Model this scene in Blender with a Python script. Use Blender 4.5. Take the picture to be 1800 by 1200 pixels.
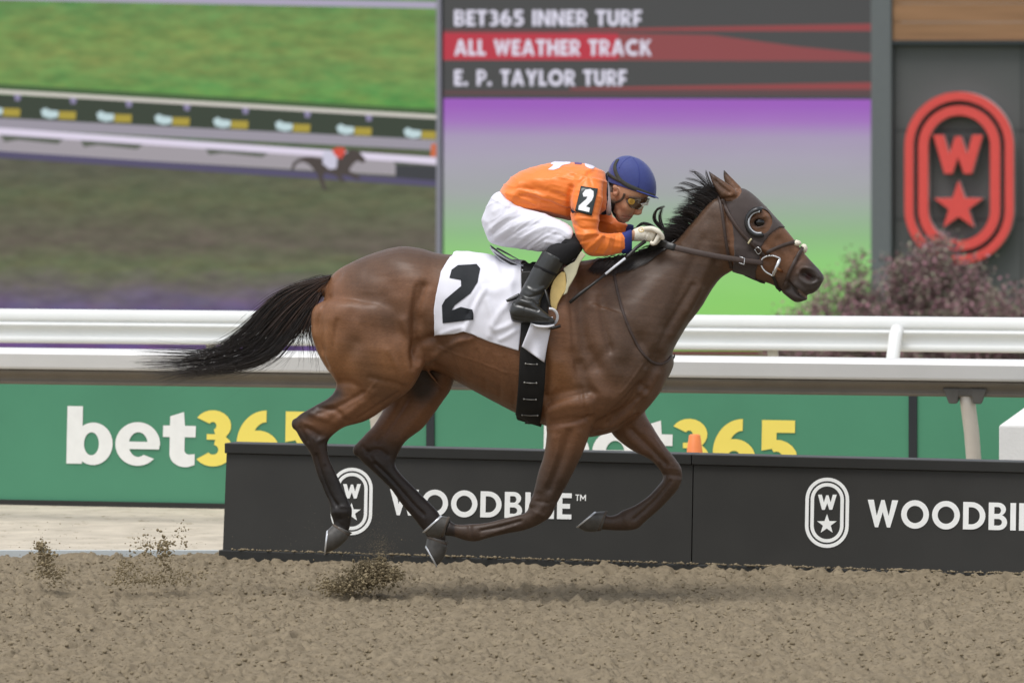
import bpy, bmesh, math, random
import numpy as np
from mathutils import Vector
from mathutils.bvhtree import BVHTree
from mathutils.geometry import tessellate_polygon
random.seed(7); RNG = np.random.default_rng(7)
SC = bpy.context.scene
for o in list(bpy.data.objects): bpy.data.objects.remove(o)

# ---------------------------------------------------------------- camera, sky, sun, exposure
FPX = 10530.0      # focal length in pixels of the 1800 px wide frame
DIST = 27.0        # metres to the horse
YH = 120.0         # horizon row
CAMH = 2.4         # camera height
cam_d = bpy.data.cameras.new('camera'); cam = bpy.data.objects.new('camera', cam_d)
SC.collection.objects.link(cam); SC.camera = cam
cam.location = (0, -DIST, CAMH); cam.rotation_euler = (math.radians(90), 0, 0)
cam_d.sensor_width = 36; cam_d.lens = FPX*36/1800; cam_d.shift_y = -(600-YH)/1800
cam_d.clip_start = 1; cam_d.clip_end = 2000
cam_d.dof.use_dof = True; cam_d.dof.focus_distance = DIST-0.15; cam_d.dof.aperture_fstop = 5.0

SUN_EL, SUN_AZ = math.radians(68), math.radians(222)   # azimuth clockwise from +Y
world = bpy.data.worlds.new('World'); SC.world = world; world.use_nodes = True
wn = world.node_tree; wn.nodes.clear()
w_out = wn.nodes.new('ShaderNodeOutputWorld'); w_bg = wn.nodes.new('ShaderNodeBackground')
w_sky = wn.nodes.new('ShaderNodeTexSky'); w_hs = wn.nodes.new('ShaderNodeHueSaturation')
w_sky.sky_type = 'NISHITA'; w_sky.sun_disc = False
w_sky.sun_elevation = SUN_EL; w_sky.sun_rotation = SUN_AZ
w_sky.air_density = 1.0; w_sky.dust_density = 1.5; w_sky.ozone_density = 1.0
w_hs.inputs['Saturation'].default_value = 0.30       # overcast: nearly neutral cloud light
w_bg.inputs['Strength'].default_value = 0.135
wn.links.new(w_sky.outputs[0], w_hs.inputs['Color']); wn.links.new(w_hs.outputs[0], w_bg.inputs[0])
wn.links.new(w_bg.outputs[0], w_out.inputs[0])
sun_d = bpy.data.lights.new('sun', 'SUN'); sun = bpy.data.objects.new('sun', sun_d); SC.collection.objects.link(sun)
sun_d.energy = 1.5; sun_d.angle = math.radians(28); sun_d.color = (1, 0.985, 0.965)
_dir = Vector((math.sin(SUN_AZ)*math.cos(SUN_EL), math.cos(SUN_AZ)*math.cos(SUN_EL), math.sin(SUN_EL)))
sun.rotation_euler = _dir.to_track_quat('Z', 'Y').to_euler()
sun.location = (0, 0, 30)
SC.view_settings.view_transform = 'Standard'; SC.view_settings.look = 'None'
SC.view_settings.gamma = 1; SC.view_settings.use_curve_mapping = False
EXPO = 0.60; SC.view_settings.exposure = EXPO
SC.cycles.max_bounces = 5; SC.cycles.diffuse_bounces = 3; SC.cycles.glossy_bounces = 3
SC.cycles.use_denoising = True

# ---------------------------------------------------------------- helpers
def lin(c):
    if isinstance(c, str):
        c = c.lstrip('#'); c = [int(c[i:i+2], 16)/255 for i in (0, 2, 4)]
    else: c = [v/255 for v in c]
    return tuple((v/12.92 if v <= .04045 else ((v+.055)/1.055)**2.4) for v in c)

def mat(name, col, rough=.6, spec=.4, var=0.0, vscale=20, bump=0.0, bscale=200, metal=0.0, sheen=0.0, coat=0.0, attr=None, vstretch=(1,1,1), dirt=None):
    """plain principled material; var = noise variation of the colour, bump = fine relief, dirt = (colour, amount, scale)"""
    m = bpy.data.materials.new(name); m.use_nodes = True; nt = m.node_tree; N = nt.nodes; L = nt.links
    b = N['Principled BSDF']
    b.inputs['Roughness'].default_value = rough; b.inputs['Metallic'].default_value = metal
    b.inputs['Specular IOR Level'].default_value = spec
    b.inputs['Sheen Weight'].default_value = sheen; b.inputs['Coat Weight'].default_value = coat
    b.inputs['Coat Roughness'].default_value = .15
    tc = N.new('ShaderNodeTexCoord'); mp = N.new('ShaderNodeMapping'); mp.inputs['Scale'].default_value = vstretch
    L.new(tc.outputs['Object'], mp.inputs[0])
    if attr:
        a = N.new('ShaderNodeAttribute'); a.attribute_name = attr; src = a.outputs['Color']
    else:
        r = N.new('ShaderNodeRGB'); r.outputs[0].default_value = (*col, 1); src = r.outputs[0]
    if var:
        n = N.new('ShaderNodeTexNoise'); n.inputs['Scale'].default_value = vscale; n.inputs['Detail'].default_value = 5
        L.new(mp.outputs[0], n.inputs['Vector'])
        mr = N.new('ShaderNodeMapRange'); mr.inputs[1].default_value = .3; mr.inputs[2].default_value = .7
        mr.inputs[3].default_value = 1-var; mr.inputs[4].default_value = 1+var
        L.new(n.outputs[0], mr.inputs[0])
        mx = N.new('ShaderNodeVectorMath'); mx.operation = 'SCALE'
        L.new(src, mx.inputs[0]); L.new(mr.outputs[0], mx.inputs['Scale']); src = mx.outputs[0]
    if dirt:
        n = N.new('ShaderNodeTexNoise'); n.inputs['Scale'].default_value = dirt[2]; n.inputs['Detail'].default_value = 8
        n.inputs['Roughness'].default_value = .75
        L.new(tc.outputs['Object'], n.inputs['Vector'])
        mr = N.new('ShaderNodeMapRange'); mr.inputs[1].default_value = 1-dirt[1]; mr.inputs[2].default_value = 1-dirt[1]+.06
        L.new(n.outputs[0], mr.inputs[0])
        mx = N.new('ShaderNodeMix'); mx.data_type = 'RGBA'; mx.inputs[7].default_value = (*dirt[0], 1)
        L.new(mr.outputs[0], mx.inputs[0]); L.new(src, mx.inputs[6]); src = mx.outputs[2]
    L.new(src, b.inputs['Base Color'])
    if bump:
        n = N.new('ShaderNodeTexNoise'); n.inputs['Scale'].default_value = bscale; n.inputs['Detail'].default_value = 4
        L.new(mp.outputs[0], n.inputs['Vector'])
        bp = N.new('ShaderNodeBump'); bp.inputs['Strength'].default_value = bump; bp.inputs['Distance'].default_value = .004
        L.new(n.outputs[0], bp.inputs['Height']); L.new(bp.outputs[0], b.inputs['Normal'])
    return m

def emis(name, col, k=1.0):
    m = bpy.data.materials.new(name); m.use_nodes = True; b = m.node_tree.nodes['Principled BSDF']
    b.inputs['Base Color'].default_value = (.01, .01, .01, 1); b.inputs['Roughness'].default_value = .7
    b.inputs['Specular IOR Level'].default_value = .1
    b.inputs['Emission Color'].default_value = (*col, 1); b.inputs['Emission Strength'].default_value = k*2**-EXPO
    return m

def tag(o, label=None, cat=None, group=None, kind=None):
    for k, v in (('label', label), ('category', cat), ('group', group), ('kind', kind)):
        if v: o[k] = v
    return o

def thing(name, label, cat, loc=(0, 0, 0), group=None):
    o = bpy.data.objects.new(name, None); SC.collection.objects.link(o)
    o.location = loc; o.empty_display_size = .1
    return tag(o, label, cat, group)

def to_mesh(name, v, f):
    me = bpy.data.meshes.new(name)
    if isinstance(v, np.ndarray): v = v.tolist()
    if isinstance(f, np.ndarray): f = f.tolist()
    me.from_pydata(v, [], f); me.update()
    return me

def root_loc(p):
    x = Vector((0, 0, 0))
    while p is not None: x += p.location; p = p.parent
    return x

def part(name, v, f, m, parent=None, smooth=True, cols=None, kind=None):
    """one mesh object; v in world coordinates, whatever its parent"""
    me = v if isinstance(v, bpy.types.Mesh) else to_mesh(name, v, f)
    if m is not None: me.materials.append(m)
    if smooth: me.polygons.foreach_set('use_smooth', [True]*len(me.polygons))
    if cols is not None:
        a = me.attributes.new('col', 'FLOAT_COLOR', 'POINT')
        c = np.ones((len(me.vertices), 4), np.float32); c[:, :3] = cols; a.data.foreach_set('color', c.ravel())
    o = bpy.data.objects.new(name, me); SC.collection.objects.link(o)
    if parent is not None:
        o.parent = parent; o.location = -root_loc(parent)
    if kind: o['kind'] = kind
    return o

def fixn(me):
    bm = bmesh.new(); bm.from_mesh(me); bmesh.ops.recalc_face_normals(bm, faces=bm.faces); bm.to_mesh(me); bm.free()
    return me

class MB:
    """collects boxes, prisms and tubes into one mesh"""
    def __init__(s): s.v = []; s.f = []
    def add(s, v, f):
        n = len(s.v); s.v += [tuple(map(float, p)) for p in v]; s.f += [tuple(int(i)+n for i in q) for q in f]; return s
    def hexa(s, p):   # 8 corners: bottom 4 then top 4
        return s.add(p, [(0, 3, 2, 1), (4, 5, 6, 7), (0, 1, 5, 4), (1, 2, 6, 5), (2, 3, 7, 6), (3, 0, 4, 7)])
    def box(s, a, b):
        (x0, y0, z0), (x1, y1, z1) = a, b
        return s.hexa([(x0,y0,z0),(x1,y0,z0),(x1,y1,z0),(x0,y1,z0),(x0,y0,z1),(x1,y0,z1),(x1,y1,z1),(x0,y1,z1)])
    def tube(s, pts, r, n=10, cap=True):
        pts = np.array(pts, float); k = len(pts); r = np.broadcast_to(np.array(r, float), (k,))
        t = np.gradient(pts, axis=0); t /= np.linalg.norm(t, axis=1)[:, None]+1e-9
        up = np.array([0, 0, 1.]) if abs(t[0][2]) < .9 else np.array([0, 1., 0])
        u = np.cross(t[0], up); u /= np.linalg.norm(u); V = []
        for i in range(k):
            u = u-t[i]*np.dot(u, t[i]); u /= np.linalg.norm(u)+1e-9; w = np.cross(t[i], u)
            for j in range(n):
                a = 2*math.pi*j/n; V.append(pts[i]+r[i]*(math.cos(a)*u+math.sin(a)*w))
        Fc = [(i*n+j, i*n+(j+1) % n, (i+1)*n+(j+1) % n, (i+1)*n+j) for i in range(k-1) for j in range(n)]
        if cap: Fc += [tuple(range(n-1, -1, -1)), tuple(range((k-1)*n, k*n))]
        return s.add(V, Fc)
    def build(s, name, m, parent=None, smooth=False, kind=None):
        me = fixn(to_mesh(name, s.v, s.f)); return part(name, me, None, m, parent, smooth, kind=kind)

def bevel(o, w=.004, seg=2):
    b = o.modifiers.new('bevel', 'BEVEL'); b.width = w; b.segments = seg; b.limit_method = 'ANGLE'; return o

# --- horse frame: px, py = where a point shows in the photograph, w = lateral offset in px (minus = camera side)
S = FPX/DIST
HA = math.radians(8)      # the horse runs 8 degrees towards the camera
ch, sh = math.cos(HA), math.sin(HA)
def P(px, py, w=0.0):
    px = np.asarray(px, float); py = np.asarray(py, float); w = np.asarray(w, float)/S
    q = (px-900)/FPX
    X = (q*(DIST+w*ch)-w*sh)/(ch+q*sh)
    x = X*ch+w*sh; y = -X*sh+w*ch
    z = CAMH-(py-YH)*(DIST+y)/FPX
    return np.stack(np.broadcast_arrays(x, y, z), -1)
def hframe(v):            # world -> (X, w, z) metres
    return np.stack([v[..., 0]*ch-v[..., 1]*sh, v[..., 0]*sh+v[..., 1]*ch, v[..., 2]], -1)
def wframe(h):
    return np.stack([h[..., 0]*ch+h[..., 1]*sh, -h[..., 0]*sh+h[..., 1]*ch, h[..., 2]], -1)
def mirror(v):
    h = hframe(np.asarray(v, float)); h[..., 1] *= -1; return wframe(h)
def proj(v):              # world -> px, py
    d = DIST+v[..., 1]
    return 900+FPX*v[..., 0]/d, YH+(CAMH-v[..., 2])*FPX/d
def side_px(v):           # px, py of the point slid into the horse's mid plane (same for both flanks)
    h = hframe(v).copy(); h[..., 1] = 0; return proj(wframe(h))

# --- vertical planes of rails, boards and screens
class Plane:
    def __init__(s, d0, deg): s.d0 = d0; s.c = math.cos(math.radians(deg)); s.s = math.sin(math.radians(deg))
    def t(s, px):
        q = (px-900)/FPX; return q*s.d0/(s.c+q*s.s)
    def at(s, t, n, z):   # t along, n towards the camera, z up
        return (t*s.c-n*s.s, s.d0-DIST-t*s.s-n*s.c, z)
    def z(s, px, py):
        return CAMH-(py-YH)*(s.d0-s.t(px)*s.s)/FPX
    def pt(s, px, py, n=0.0): return s.at(s.t(px), n, s.z(px, py))
    def slab(s, mb, t0, t1, n0, n1, z0, z1):
        return mb.hexa([s.at(t0,n1,z0), s.at(t1,n1,z0), s.at(t1,n0,z0), s.at(t0,n0,z0), s.at(t0,n1,z1), s.at(t1,n1,z1), s.at(t1,n0,z1), s.at(t0,n0,z1)])
    def slabpx(s, mb, x0, x1, y0, y1, n0, n1):   # all four corners given in px
        c = [(x0,y1),(x1,y1),(x1,y0),(x0,y0)]
        B = [s.pt(*c[0],n1), s.pt(*c[1],n1), s.pt(*c[1],n0), s.pt(*c[0],n0), s.pt(*c[3],n1), s.pt(*c[2],n1), s.pt(*c[2],n0), s.pt(*c[3],n0)]
        return mb.hexa(B)
    def extrude(s, mb, prof, t0, t1):            # profile (n, z) swept along the plane
        k = len(prof); V = [s.at(t0, n, z) for n, z in prof]+[s.at(t1, n, z) for n, z in prof]
        return mb.add(V, [(i, (i+1) % k, k+(i+1) % k, k+i) for i in range(k)]+[tuple(range(k-1, -1, -1)), tuple(range(k, 2*k))])
    def poly(s, mb, loops, n, thick=0.0):        # filled outline (first loop) with holes, px coordinates
        fl = [p for l in loops for p in l]
        tris = tessellate_polygon([[Vector((p[0], p[1], 0)) for p in l] for l in loops])
        mb.add([s.pt(x, y, n) for x, y in fl], tris)
        if thick:
            k = 0
            for l in loops:
                q = [s.pt(x, y, n) for x, y in l]+[s.pt(x, y, n-thick) for x, y in l]; m = len(l)
                mb.add(q, [(i, (i+1) % m, m+(i+1) % m, m+i) for i in range(m)])
        return mb

# --- lettering: each glyph is a list of filled outlines (outer, holes...) in units of cap height
def arc(cx, cy, rx, ry, a0, a1, n=14):
    return [(cx+rx*math.cos(math.radians(a0+(a1-a0)*i/n)), cy+ry*math.sin(math.radians(a0+(a1-a0)*i/n))) for i in range(n+1)]
def stroke(pts, w):
    p = np.array(pts, float); t = np.gradient(p, axis=0) if len(p) > 2 else np.array([p[1]-p[0]]*2)
    L, R = [], []
    for i in range(len(p)):
        if 0 < i < len(p)-1:
            a = p[i]-p[i-1]; b = p[i+1]-p[i]; a = a/np.linalg.norm(a); b = b/np.linalg.norm(b)
            na, nb = np.array([-a[1], a[0]]), np.array([-b[1], b[0]]); m = na+nb; m /= np.linalg.norm(m)+1e-9
            k = min(1/max(np.dot(m, na), .35), 2.5); nn = m*k
        else:
            a = (p[1]-p[0]) if i == 0 else (p[-1]-p[-2]); a = a/np.linalg.norm(a); nn = np.array([-a[1], a[0]])
        L.append(tuple(p[i]+nn*w/2)); R.append(tuple(p[i]-nn*w/2))
    return L+R[::-1]
def rect(x0, y0, x1, y1): return [(x0, y0), (x1, y0), (x1, y1), (x0, y1)]
def glyph(c, s=.2):
    """returns (advance, pieces); piece = [outer, hole, ...]"""
    h = s/2
    if c == ' ': return .34, []
    if c == '.': return .32, [[rect(0, 0, s, s)]]
    if c == 'I': return s, [[rect(0, 0, s, 1)]]
    if c == 'E': return .56, [[[(0,0),(.56,0),(.56,s*.9),(s,s*.9),(s,.5-s*.45),(.5,.5-s*.45),(.5,.5+s*.45),(s,.5+s*.45),(s,1-s*.9),(.56,1-s*.9),(.56,1),(0,1)]]]
    if c == 'F': return .54, [[[(0,0),(s,0),(s,.4-s*.45),(.5,.4-s*.45),(.5,.4+s*.45),(s,.4+s*.45),(s,1-s*.9),(.54,1-s*.9),(.54,1),(0,1)]]]
    if c == 'L': return .52, [[[(0,0),(.52,0),(.52,s*.9),(s,s*.9),(s,1),(0,1)]]]
    if c == 'T': return .64, [[[(.32-h,0),(.32+h,0),(.32+h,1-s*.9),(.64,1-s*.9),(.64,1),(0,1),(0,1-s*.9),(.32-h,1-s*.9)]]]
    if c == 'H': return .76, [[[(0,0),(s,0),(s,.5-h),(.76-s,.5-h),(.76-s,0),(.76,0),(.76,1),(.76-s,1),(.76-s,.5+h),(s,.5+h),(s,1),(0,1)]]]
    if c == 'N': return .8, [[[(0,0),(s,0),(s,.62),(.8-s,0),(.8,0),(.8,1),(.8-s,1),(.8-s,.38),(s,1),(0,1)]]]
    if c == 'M': return .95, [[[(0,0),(s,0),(s,.6),(.475,.2),(.95-s,.6),(.95-s,0),(.95,0),(.95,1),(.95-s,1),(.475,.5),(s,1),(0,1)]]]
    if c == 'W': return 1.12, [[[(0,1),(s*1.1,1),(.34,.42),(.5,1),(.62,1),(.78,.42),(1.12-s*1.1,1),(1.12,1),(.84,0),(.72,0),(.56,.56),(.40,0),(.28,0)]]]
    if c == 'A': return .86, [[[(0,0),(s*1.05,0),(.27,.2),(.59,.2),(.86-s*1.05,0),(.86,0),(.43+h,1),(.43-h,1)], [(.34,.38),(.52,.38),(.43,.68)]]]
    if c == 'Y': return .8, [[[(.4-h,0),(.4+h,0),(.4+h,.4),(.8,1),(.8-s*1.15,1),(.4,.6),(s*1.15,1),(0,1),(.4-h,.4)]]]
    if c == 'K': return .76, [[[(0,0),(s,0),(s,.34),(.29,.45),(.52,0),(.76,0),(.43,.61),(.75,1),(.51,1),(s,.6),(s,1),(0,1)]]]
    if c == 'O': return 1.02, [[arc(.51,.5,.51,.52,0,360,32)[:-1], arc(.51,.5,.51-s,.52-s,0,360,32)[:-1]]]
    if c == 'D': return .82, [[[(0,0),(.3,0)]+arc(.3,.5,.52,.5,-90,90)[1:]+[(0,1)], [(s,s*.92),(.3,s*.92)]+arc(.3,.5,.52-s,.5-s*.92,-90,90)[1:]+[(s,1-s*.92)]]]
    if c == 'U': return .74, [[[(0,1)]+arc(.37,.36,.37,.37,180,360)+[(.74,1),(.74-s,1)]+arc(.37,.36,.37-s,.37-s,360,180)+[(s,1)]]]
    if c == 'C': return .86, [[arc(.5,.5,.51,.52,48,312,26)+arc(.5,.5,.51-s,.52-s,312,48,26)]]
    if c == 'P': return .64, [[[(0,0),(s,0),(s,.33),(.32,.33)]+arc(.32,.665,.32,.335,-90,90)[1:]+[(0,1)], [(s,.5),(.32,.5)]+arc(.32,.665,.14,.165,-90,90)[1:]+[(s,.83)]]]
    if c == 'R': return .7, [[[(0,0),(s,0),(s,.35),(.25,.35),(.45,0),(.7,0),(.46,.4)]+arc(.33,.69,.33,.31,-60,90)+[(0,1)], [(s,.53),(.33,.53)]+arc(.33,.675,.14,.145,-90,90)[1:]+[(s,.82)]]]
    if c == 'B': return .68, [[[(0,0),(.36,0)]+arc(.36,.285,.32,.285,-90,62)+arc(.34,.755,.29,.245,-58,90)+[(0,1)],
                              [(s,.165),(.36,.165)]+arc(.36,.285,.13,.12,-90,90)[1:]+[(s,.405)], [(s,.59),(.34,.59)]+arc(.34,.715,.11,.125,-90,90)[1:]+[(s,.84)]]]
    if c == '3': return .66, [[arc(.3,.72,.31,.28,150,-75)+arc(.3,.72,.31-s,.28-s*.85,-75,150)], [arc(.31,.29,.34,.3,80,-145)+arc(.31,.29,.34-s,.3-s*.85,-145,80)], [rect(.2,.47,.4,.57)]]
    if c == '6': return .72, [[arc(.36,.32,.36,.33,0,360,30)[:-1], arc(.36,.32,.36-s,.33-s*.85,0,360,30)[:-1]], [arc(.5,.4,.5,.61,90,180,14)+arc(.5,.4,.5-s,.61-s*.85,180,90,14)]]
    if c == '5': return .68, [[arc(.31,.32,.36,.33,115,-145)+arc(.31,.32,.36-s,.33-s*.85,-145,115)], [[(.06,.45),(.06+s,.5),(.06+s,1-s*.9),(.62,1-s*.9),(.62,1),(.06,1)]]]
    if c == 'b': return .80, [[rect(0, 0, .27, 1)], [arc(.46,.35,.34,.37,0,360,30)[:-1], arc(.43,.35,.13,.2,0,360,30)[:-1]]]
    if c == 'e': return .78, [[arc(.39,.36,.39,.38,-4,318,32)+arc(.40,.35,.165,.215,305,0,26)+[(.565,.30)]], [[(.17,.27),(.765,.27),(.775,.40),(.17,.40)]]]
    if c == 't': return .58, [[[(.12,.25)]+arc(.4,.2,.28,.23,180,280)+[(.56,.01),(.56,.2)]+arc(.46,.27,.08,.08,270,180,6)+[(.38,.49),(.57,.49),(.57,.69),(.38,.69),(.36,.93),(.12,.85),(.12,.69),(0,.69),(0,.49),(.12,.49)]]]
    raise KeyError(c)
def text_px(pl, mb, txt, x0, y0, size, slope=0.0, gap=.1, n=.004, s=.2, wid=1.0, shear=0.0):
    u = 0; k = 0
    for c in txt:
        adv, pcs = glyph(c, s)
        for pc in pcs:
            loops = []
            for l in pc:
                q = []
                for a, v in l:
                    x = x0+(u+a)*size*wid+shear*v*size; q.append((x, y0-v*size+slope*(x-x0)))
                loops.append(q)
            pl.poly(mb, loops, n+.0004*k); k = (k+1) % 4
        u += adv+gap
    return x0+u*size*wid
def stadium(cx, cy, hw, hh, n=18):
    return arc(cx, cy-(hh-hw), hw, hw, 180, 360, n)+arc(cx, cy+(hh-hw), hw, hw, 0, 180, n)
def star(cx, cy, r, k=.40):
    return [(cx+(r if i % 2 == 0 else r*k)*math.sin(math.pi*i/5), cy-(r if i % 2 == 0 else r*k)*math.cos(math.pi*i/5)) for i in range(10)]
def emblem_w(cx, cy, hw, hh):
    g = [(-1,1),(-.58,1),(-.36,-.02),(-.12,.92),(.12,.92),(.36,-.02),(.58,1),(1,1),(.55,-1),(.24,-1),(0,-.15),(-.24,-1),(-.55,-1)]
    return [(cx+a*hw, cy-b*hh) for a, b in g]

# --- value noise
def vnoise(x, y, seed=0):
    r = np.random.default_rng(seed).random((256, 256)).astype(np.float32)
    xi = np.floor(x).astype(int); yi = np.floor(y).astype(int); fx = x-xi; fy = y-yi
    fx = fx*fx*(3-2*fx); fy = fy*fy*(3-2*fy)
    g = lambda i, j: r[i & 255, j & 255]
    return (g(xi,yi)*(1-fx)+g(xi+1,yi)*fx)*(1-fy)+(g(xi,yi+1)*(1-fx)+g(xi+1,yi+1)*fx)*fy
def vnoise3(p, seed=0):
    return (vnoise(p[..., 0]+7.3*p[..., 2], p[..., 1]+3.1*p[..., 2], seed)+vnoise(p[..., 1]-2.2*p[..., 0], p[..., 2]+1.7*p[..., 0], seed+1)+vnoise(p[..., 2]+.4*p[..., 1], p[..., 0]-.6*p[..., 1], seed+2))/3

# --- lofts and sculpting
def crom(a, n):
    a = np.array(a, float); k = len(a); out = []
    for i in range(k-1):
        p0 = a[max(i-1, 0)]; p1 = a[i]; p2 = a[i+1]; p3 = a[min(i+2, k-1)]
        for t in np.arange(n)/n:
            out.append(.5*((2*p1)+(-p0+p2)*t+(2*p0-5*p1+4*p2-p3)*t*t+(-p0+3*p1-3*p2+p3)*t**3))
    out.append(a[-1]); return np.array(out)
def loft(rows, n=6, ring=28, ex=2.2, mir=False):
    """rows: x1 y1 x2 y2 halfwidth wcentre skew; p1/p2 are the outline in px"""
    R = np.array([list(r)+[0]*(7-len(r)) for r in rows], float); R = crom(R, n)
    t = np.arange(ring)*2*math.pi/ring; c, s_ = np.cos(t), np.sin(t); e = 2/ex
    c = np.sign(c)*np.abs(c)**e; s_ = np.sign(s_)*np.abs(s_)**e
    V = []
    for r in R:
        m = (r[:2]+r[2:4])/2; a = (r[2:4]-r[:2])/2; hw = max(r[4], .5)
        V.append(P(m[0]+a[0]*c, m[1]+a[1]*c, r[5]+hw*s_*(1+r[6]*c)))
    k = len(V); V = np.concatenate(V+[V[0].mean(0)[None], V[-1].mean(0)[None]])
    if mir: V = mirror(V)
    F_ = [(i*ring+j, i*ring+(j+1) % ring, (i+1)*ring+(j+1) % ring, (i+1)*ring+j) for i in range(k-1) for j in range(ring)]
    F_ += [(k*ring, (j+1) % ring, j) for j in range(ring)]+[(k*ring+1, (k-1)*ring+j, (k-1)*ring+(j+1) % ring) for j in range(ring)]
    return V, F_
def ball(px, py, w, rx, ry, rw, n=14):
    V = []; F_ = []
    for i in range(n+1):
        a = math.pi*i/n
        for j in range(2*n):
            b = math.pi*j/n; V.append((px+rx*math.sin(a)*math.cos(b), py+ry*math.cos(a), w+rw*math.sin(a)*math.sin(b)))
    V = np.array(V); V = P(V[:, 0], V[:, 1], V[:, 2])
    F_ = [(i*2*n+j, i*2*n+(j+1) % (2*n), (i+1)*2*n+(j+1) % (2*n), (i+1)*2*n+j) for i in range(n) for j in range(2*n)]
    return V, F_
def fuse(parts, voxel, lap=4, taub=8):
    """voxel union of closed lofts, then smoothing -> verts, quads"""
    V, F_ = [], []; n = 0
    for v, f in parts:
        V.append(v); F_ += [tuple(i+n for i in q) for q in f]; n += len(v)
    me = fixn(to_mesh('tmp', np.concatenate(V), F_)); o = bpy.data.objects.new('tmp', me); SC.collection.objects.link(o)
    m = o.modifiers.new('r', 'REMESH'); m.mode = 'VOXEL'; m.voxel_size = voxel; m.adaptivity = 0
    dg = bpy.context.evaluated_depsgraph_get(); ev = o.evaluated_get(dg).to_mesh()
    nv = len(ev.vertices); v = np.empty(nv*3, np.float32); ev.vertices.foreach_get('co', v); v = v.reshape(-1, 3).astype(float)
    q = np.array([tuple(p.vertices) if len(p.vertices) == 4 else tuple(p.vertices)+(p.vertices[0],) for p in ev.polygons])
    bpy.data.objects.remove(o); bpy.data.meshes.remove(me)
    v = relax(v, q, lap, taub)
    return v, q
def edges_of(q):
    e = np.concatenate([q[:, [0,1]], q[:, [1,2]], q[:, [2,3]], q[:, [3,0]]]); e.sort(axis=1); e = np.unique(e, axis=0)
    return e[e[:, 0] != e[:, 1]]
def relax(v, q, lap=4, taub=8):
    e = edges_of(q); n = len(v); deg = np.bincount(e.ravel(), minlength=n)[:, None].astype(float); deg[deg == 0] = 1
    def L(v):
        s = np.stack([np.bincount(e[:, 0], v[e[:, 1], k], n)+np.bincount(e[:, 1], v[e[:, 0], k], n) for k in range(3)], 1)
        return s/deg-v
    for _ in range(lap): v = v+.5*L(v)
    for _ in range(taub): v = v+.5*L(v); v = v-.53*L(v)
    return v
def normals(v, q):
    fn = np.cross(v[q[:, 2]]-v[q[:, 0]], v[q[:, 3]]-v[q[:, 1]]); n = np.zeros_like(v)
    for k in range(4):
        for a in range(3): n[:, a] += np.bincount(q[:, k], fn[:, a], len(v))
    return n/(np.linalg.norm(n, axis=1)[:, None]+1e-12)
def seg_dist(px, py, pts):
    pts = np.array(pts, float); d = np.full(px.shape, 1e9)
    if len(pts) == 1: return np.hypot(px-pts[0, 0], py-pts[0, 1])
    for a, b in zip(pts[:-1], pts[1:]):
        ab = b-a; t = np.clip(((px-a[0])*ab[0]+(py-a[1])*ab[1])/(ab@ab+1e-9), 0, 1)
        d = np.minimum(d, np.hypot(px-a[0]-t*ab[0], py-a[1]-t*ab[1]))
    return d
def sculpt(v, q, strokes):
    """strokes: (points px, width px, depth px (+out), side 'n' near 'f' far 'b' both)"""
    n = normals(v, q); nh = hframe(n); h = hframe(v); sx, sy = side_px(v); ax, ay = proj(v)
    disp = np.zeros(len(v))
    for st in strokes:
        pts, wd, dp, side = st[:4]; p = np.array(pts, float)
        px, py = (sx, sy) if side == 'b' else (ax, ay)
        bb = (px > p[:, 0].min()-3*wd) & (px < p[:, 0].max()+3*wd) & (py > p[:, 1].min()-3*wd) & (py < p[:, 1].max()+3*wd)
        if len(st) > 4: bb &= (h[:, 1]*S > st[4][0]) & (h[:, 1]*S < st[4][1])
        if side == 'n': face = np.clip(-nh[:, 1]*1.6, 0, 1)
        elif side == 'f': face = np.clip(nh[:, 1]*1.6, 0, 1)
        else: face = np.clip(np.sign(h[:, 1])*nh[:, 1]*1.6, 0, 1)
        i = np.where(bb & (face > 0))[0]
        if not len(i): continue
        d = seg_dist(px[i], py[i], crom(p, 5) if len(p) > 2 else p)
        disp[i] += dp/S*np.exp(-(d/wd)**2)*face[i]
    return v+n*disp[:, None]
def in_poly(px, py, poly):
    poly = np.array(poly, float); ins = np.zeros(px.shape, bool); j = len(poly)-1
    for i in range(len(poly)):
        xi, yi = poly[i]; xj, yj = poly[j]
        ins ^= ((yi > py) != (yj > py)) & (px < (xj-xi)*(py-yi)/(yj-yi+1e-12)+xi); j = i
    return ins
CAMPOS = Vector(cam.location)
def hit(bvh, px, py, w0=0):
    """first surface met at that spot coming straight in from the camera side; falls back to mid plane"""
    tgt = Vector(P(px, py, w0)); d = (tgt-CAMPOS).normalized()
    loc, nrm, i, dd = bvh.ray_cast(CAMPOS, d)
    if loc is None: return np.array(tgt), np.array((0, -1., 0)), False
    return np.array(loc), np.array(nrm), True
def ribbon(path, nrm, hw, th, off=.001):
    """flat strap along 3D path lying on a surface with normals nrm"""
    p = np.array(path, float); nrm = np.array(nrm, float); t = np.gradient(p, axis=0); t /= np.linalg.norm(t, axis=1)[:, None]+1e-9
    b = np.cross(t, nrm); b /= np.linalg.norm(b, axis=1)[:, None]+1e-9; n2 = np.cross(b, t)
    n2 *= np.sign((n2*nrm).sum(1))[:, None]; hw = np.broadcast_to(np.asarray(hw, float), (len(p),))[:, None]
    lo = p+n2*off; hi = p+n2*(off+th)
    V = np.stack([lo-b*hw, lo+b*hw, lo+n2*th*.5+b*hw, hi+b*hw*.85, hi-b*hw*.85, lo+n2*th*.5-b*hw], 1); k = len(p)
    F_ = [(i*6+j, i*6+(j+1) % 6, (i+1)*6+(j+1) % 6, (i+1)*6+j) for i in range(k-1) for j in range(6)]
    F_ += [tuple(range(5, -1, -1)), tuple(range((k-1)*6, k*6))]
    return V.reshape(-1, 3), F_
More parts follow.
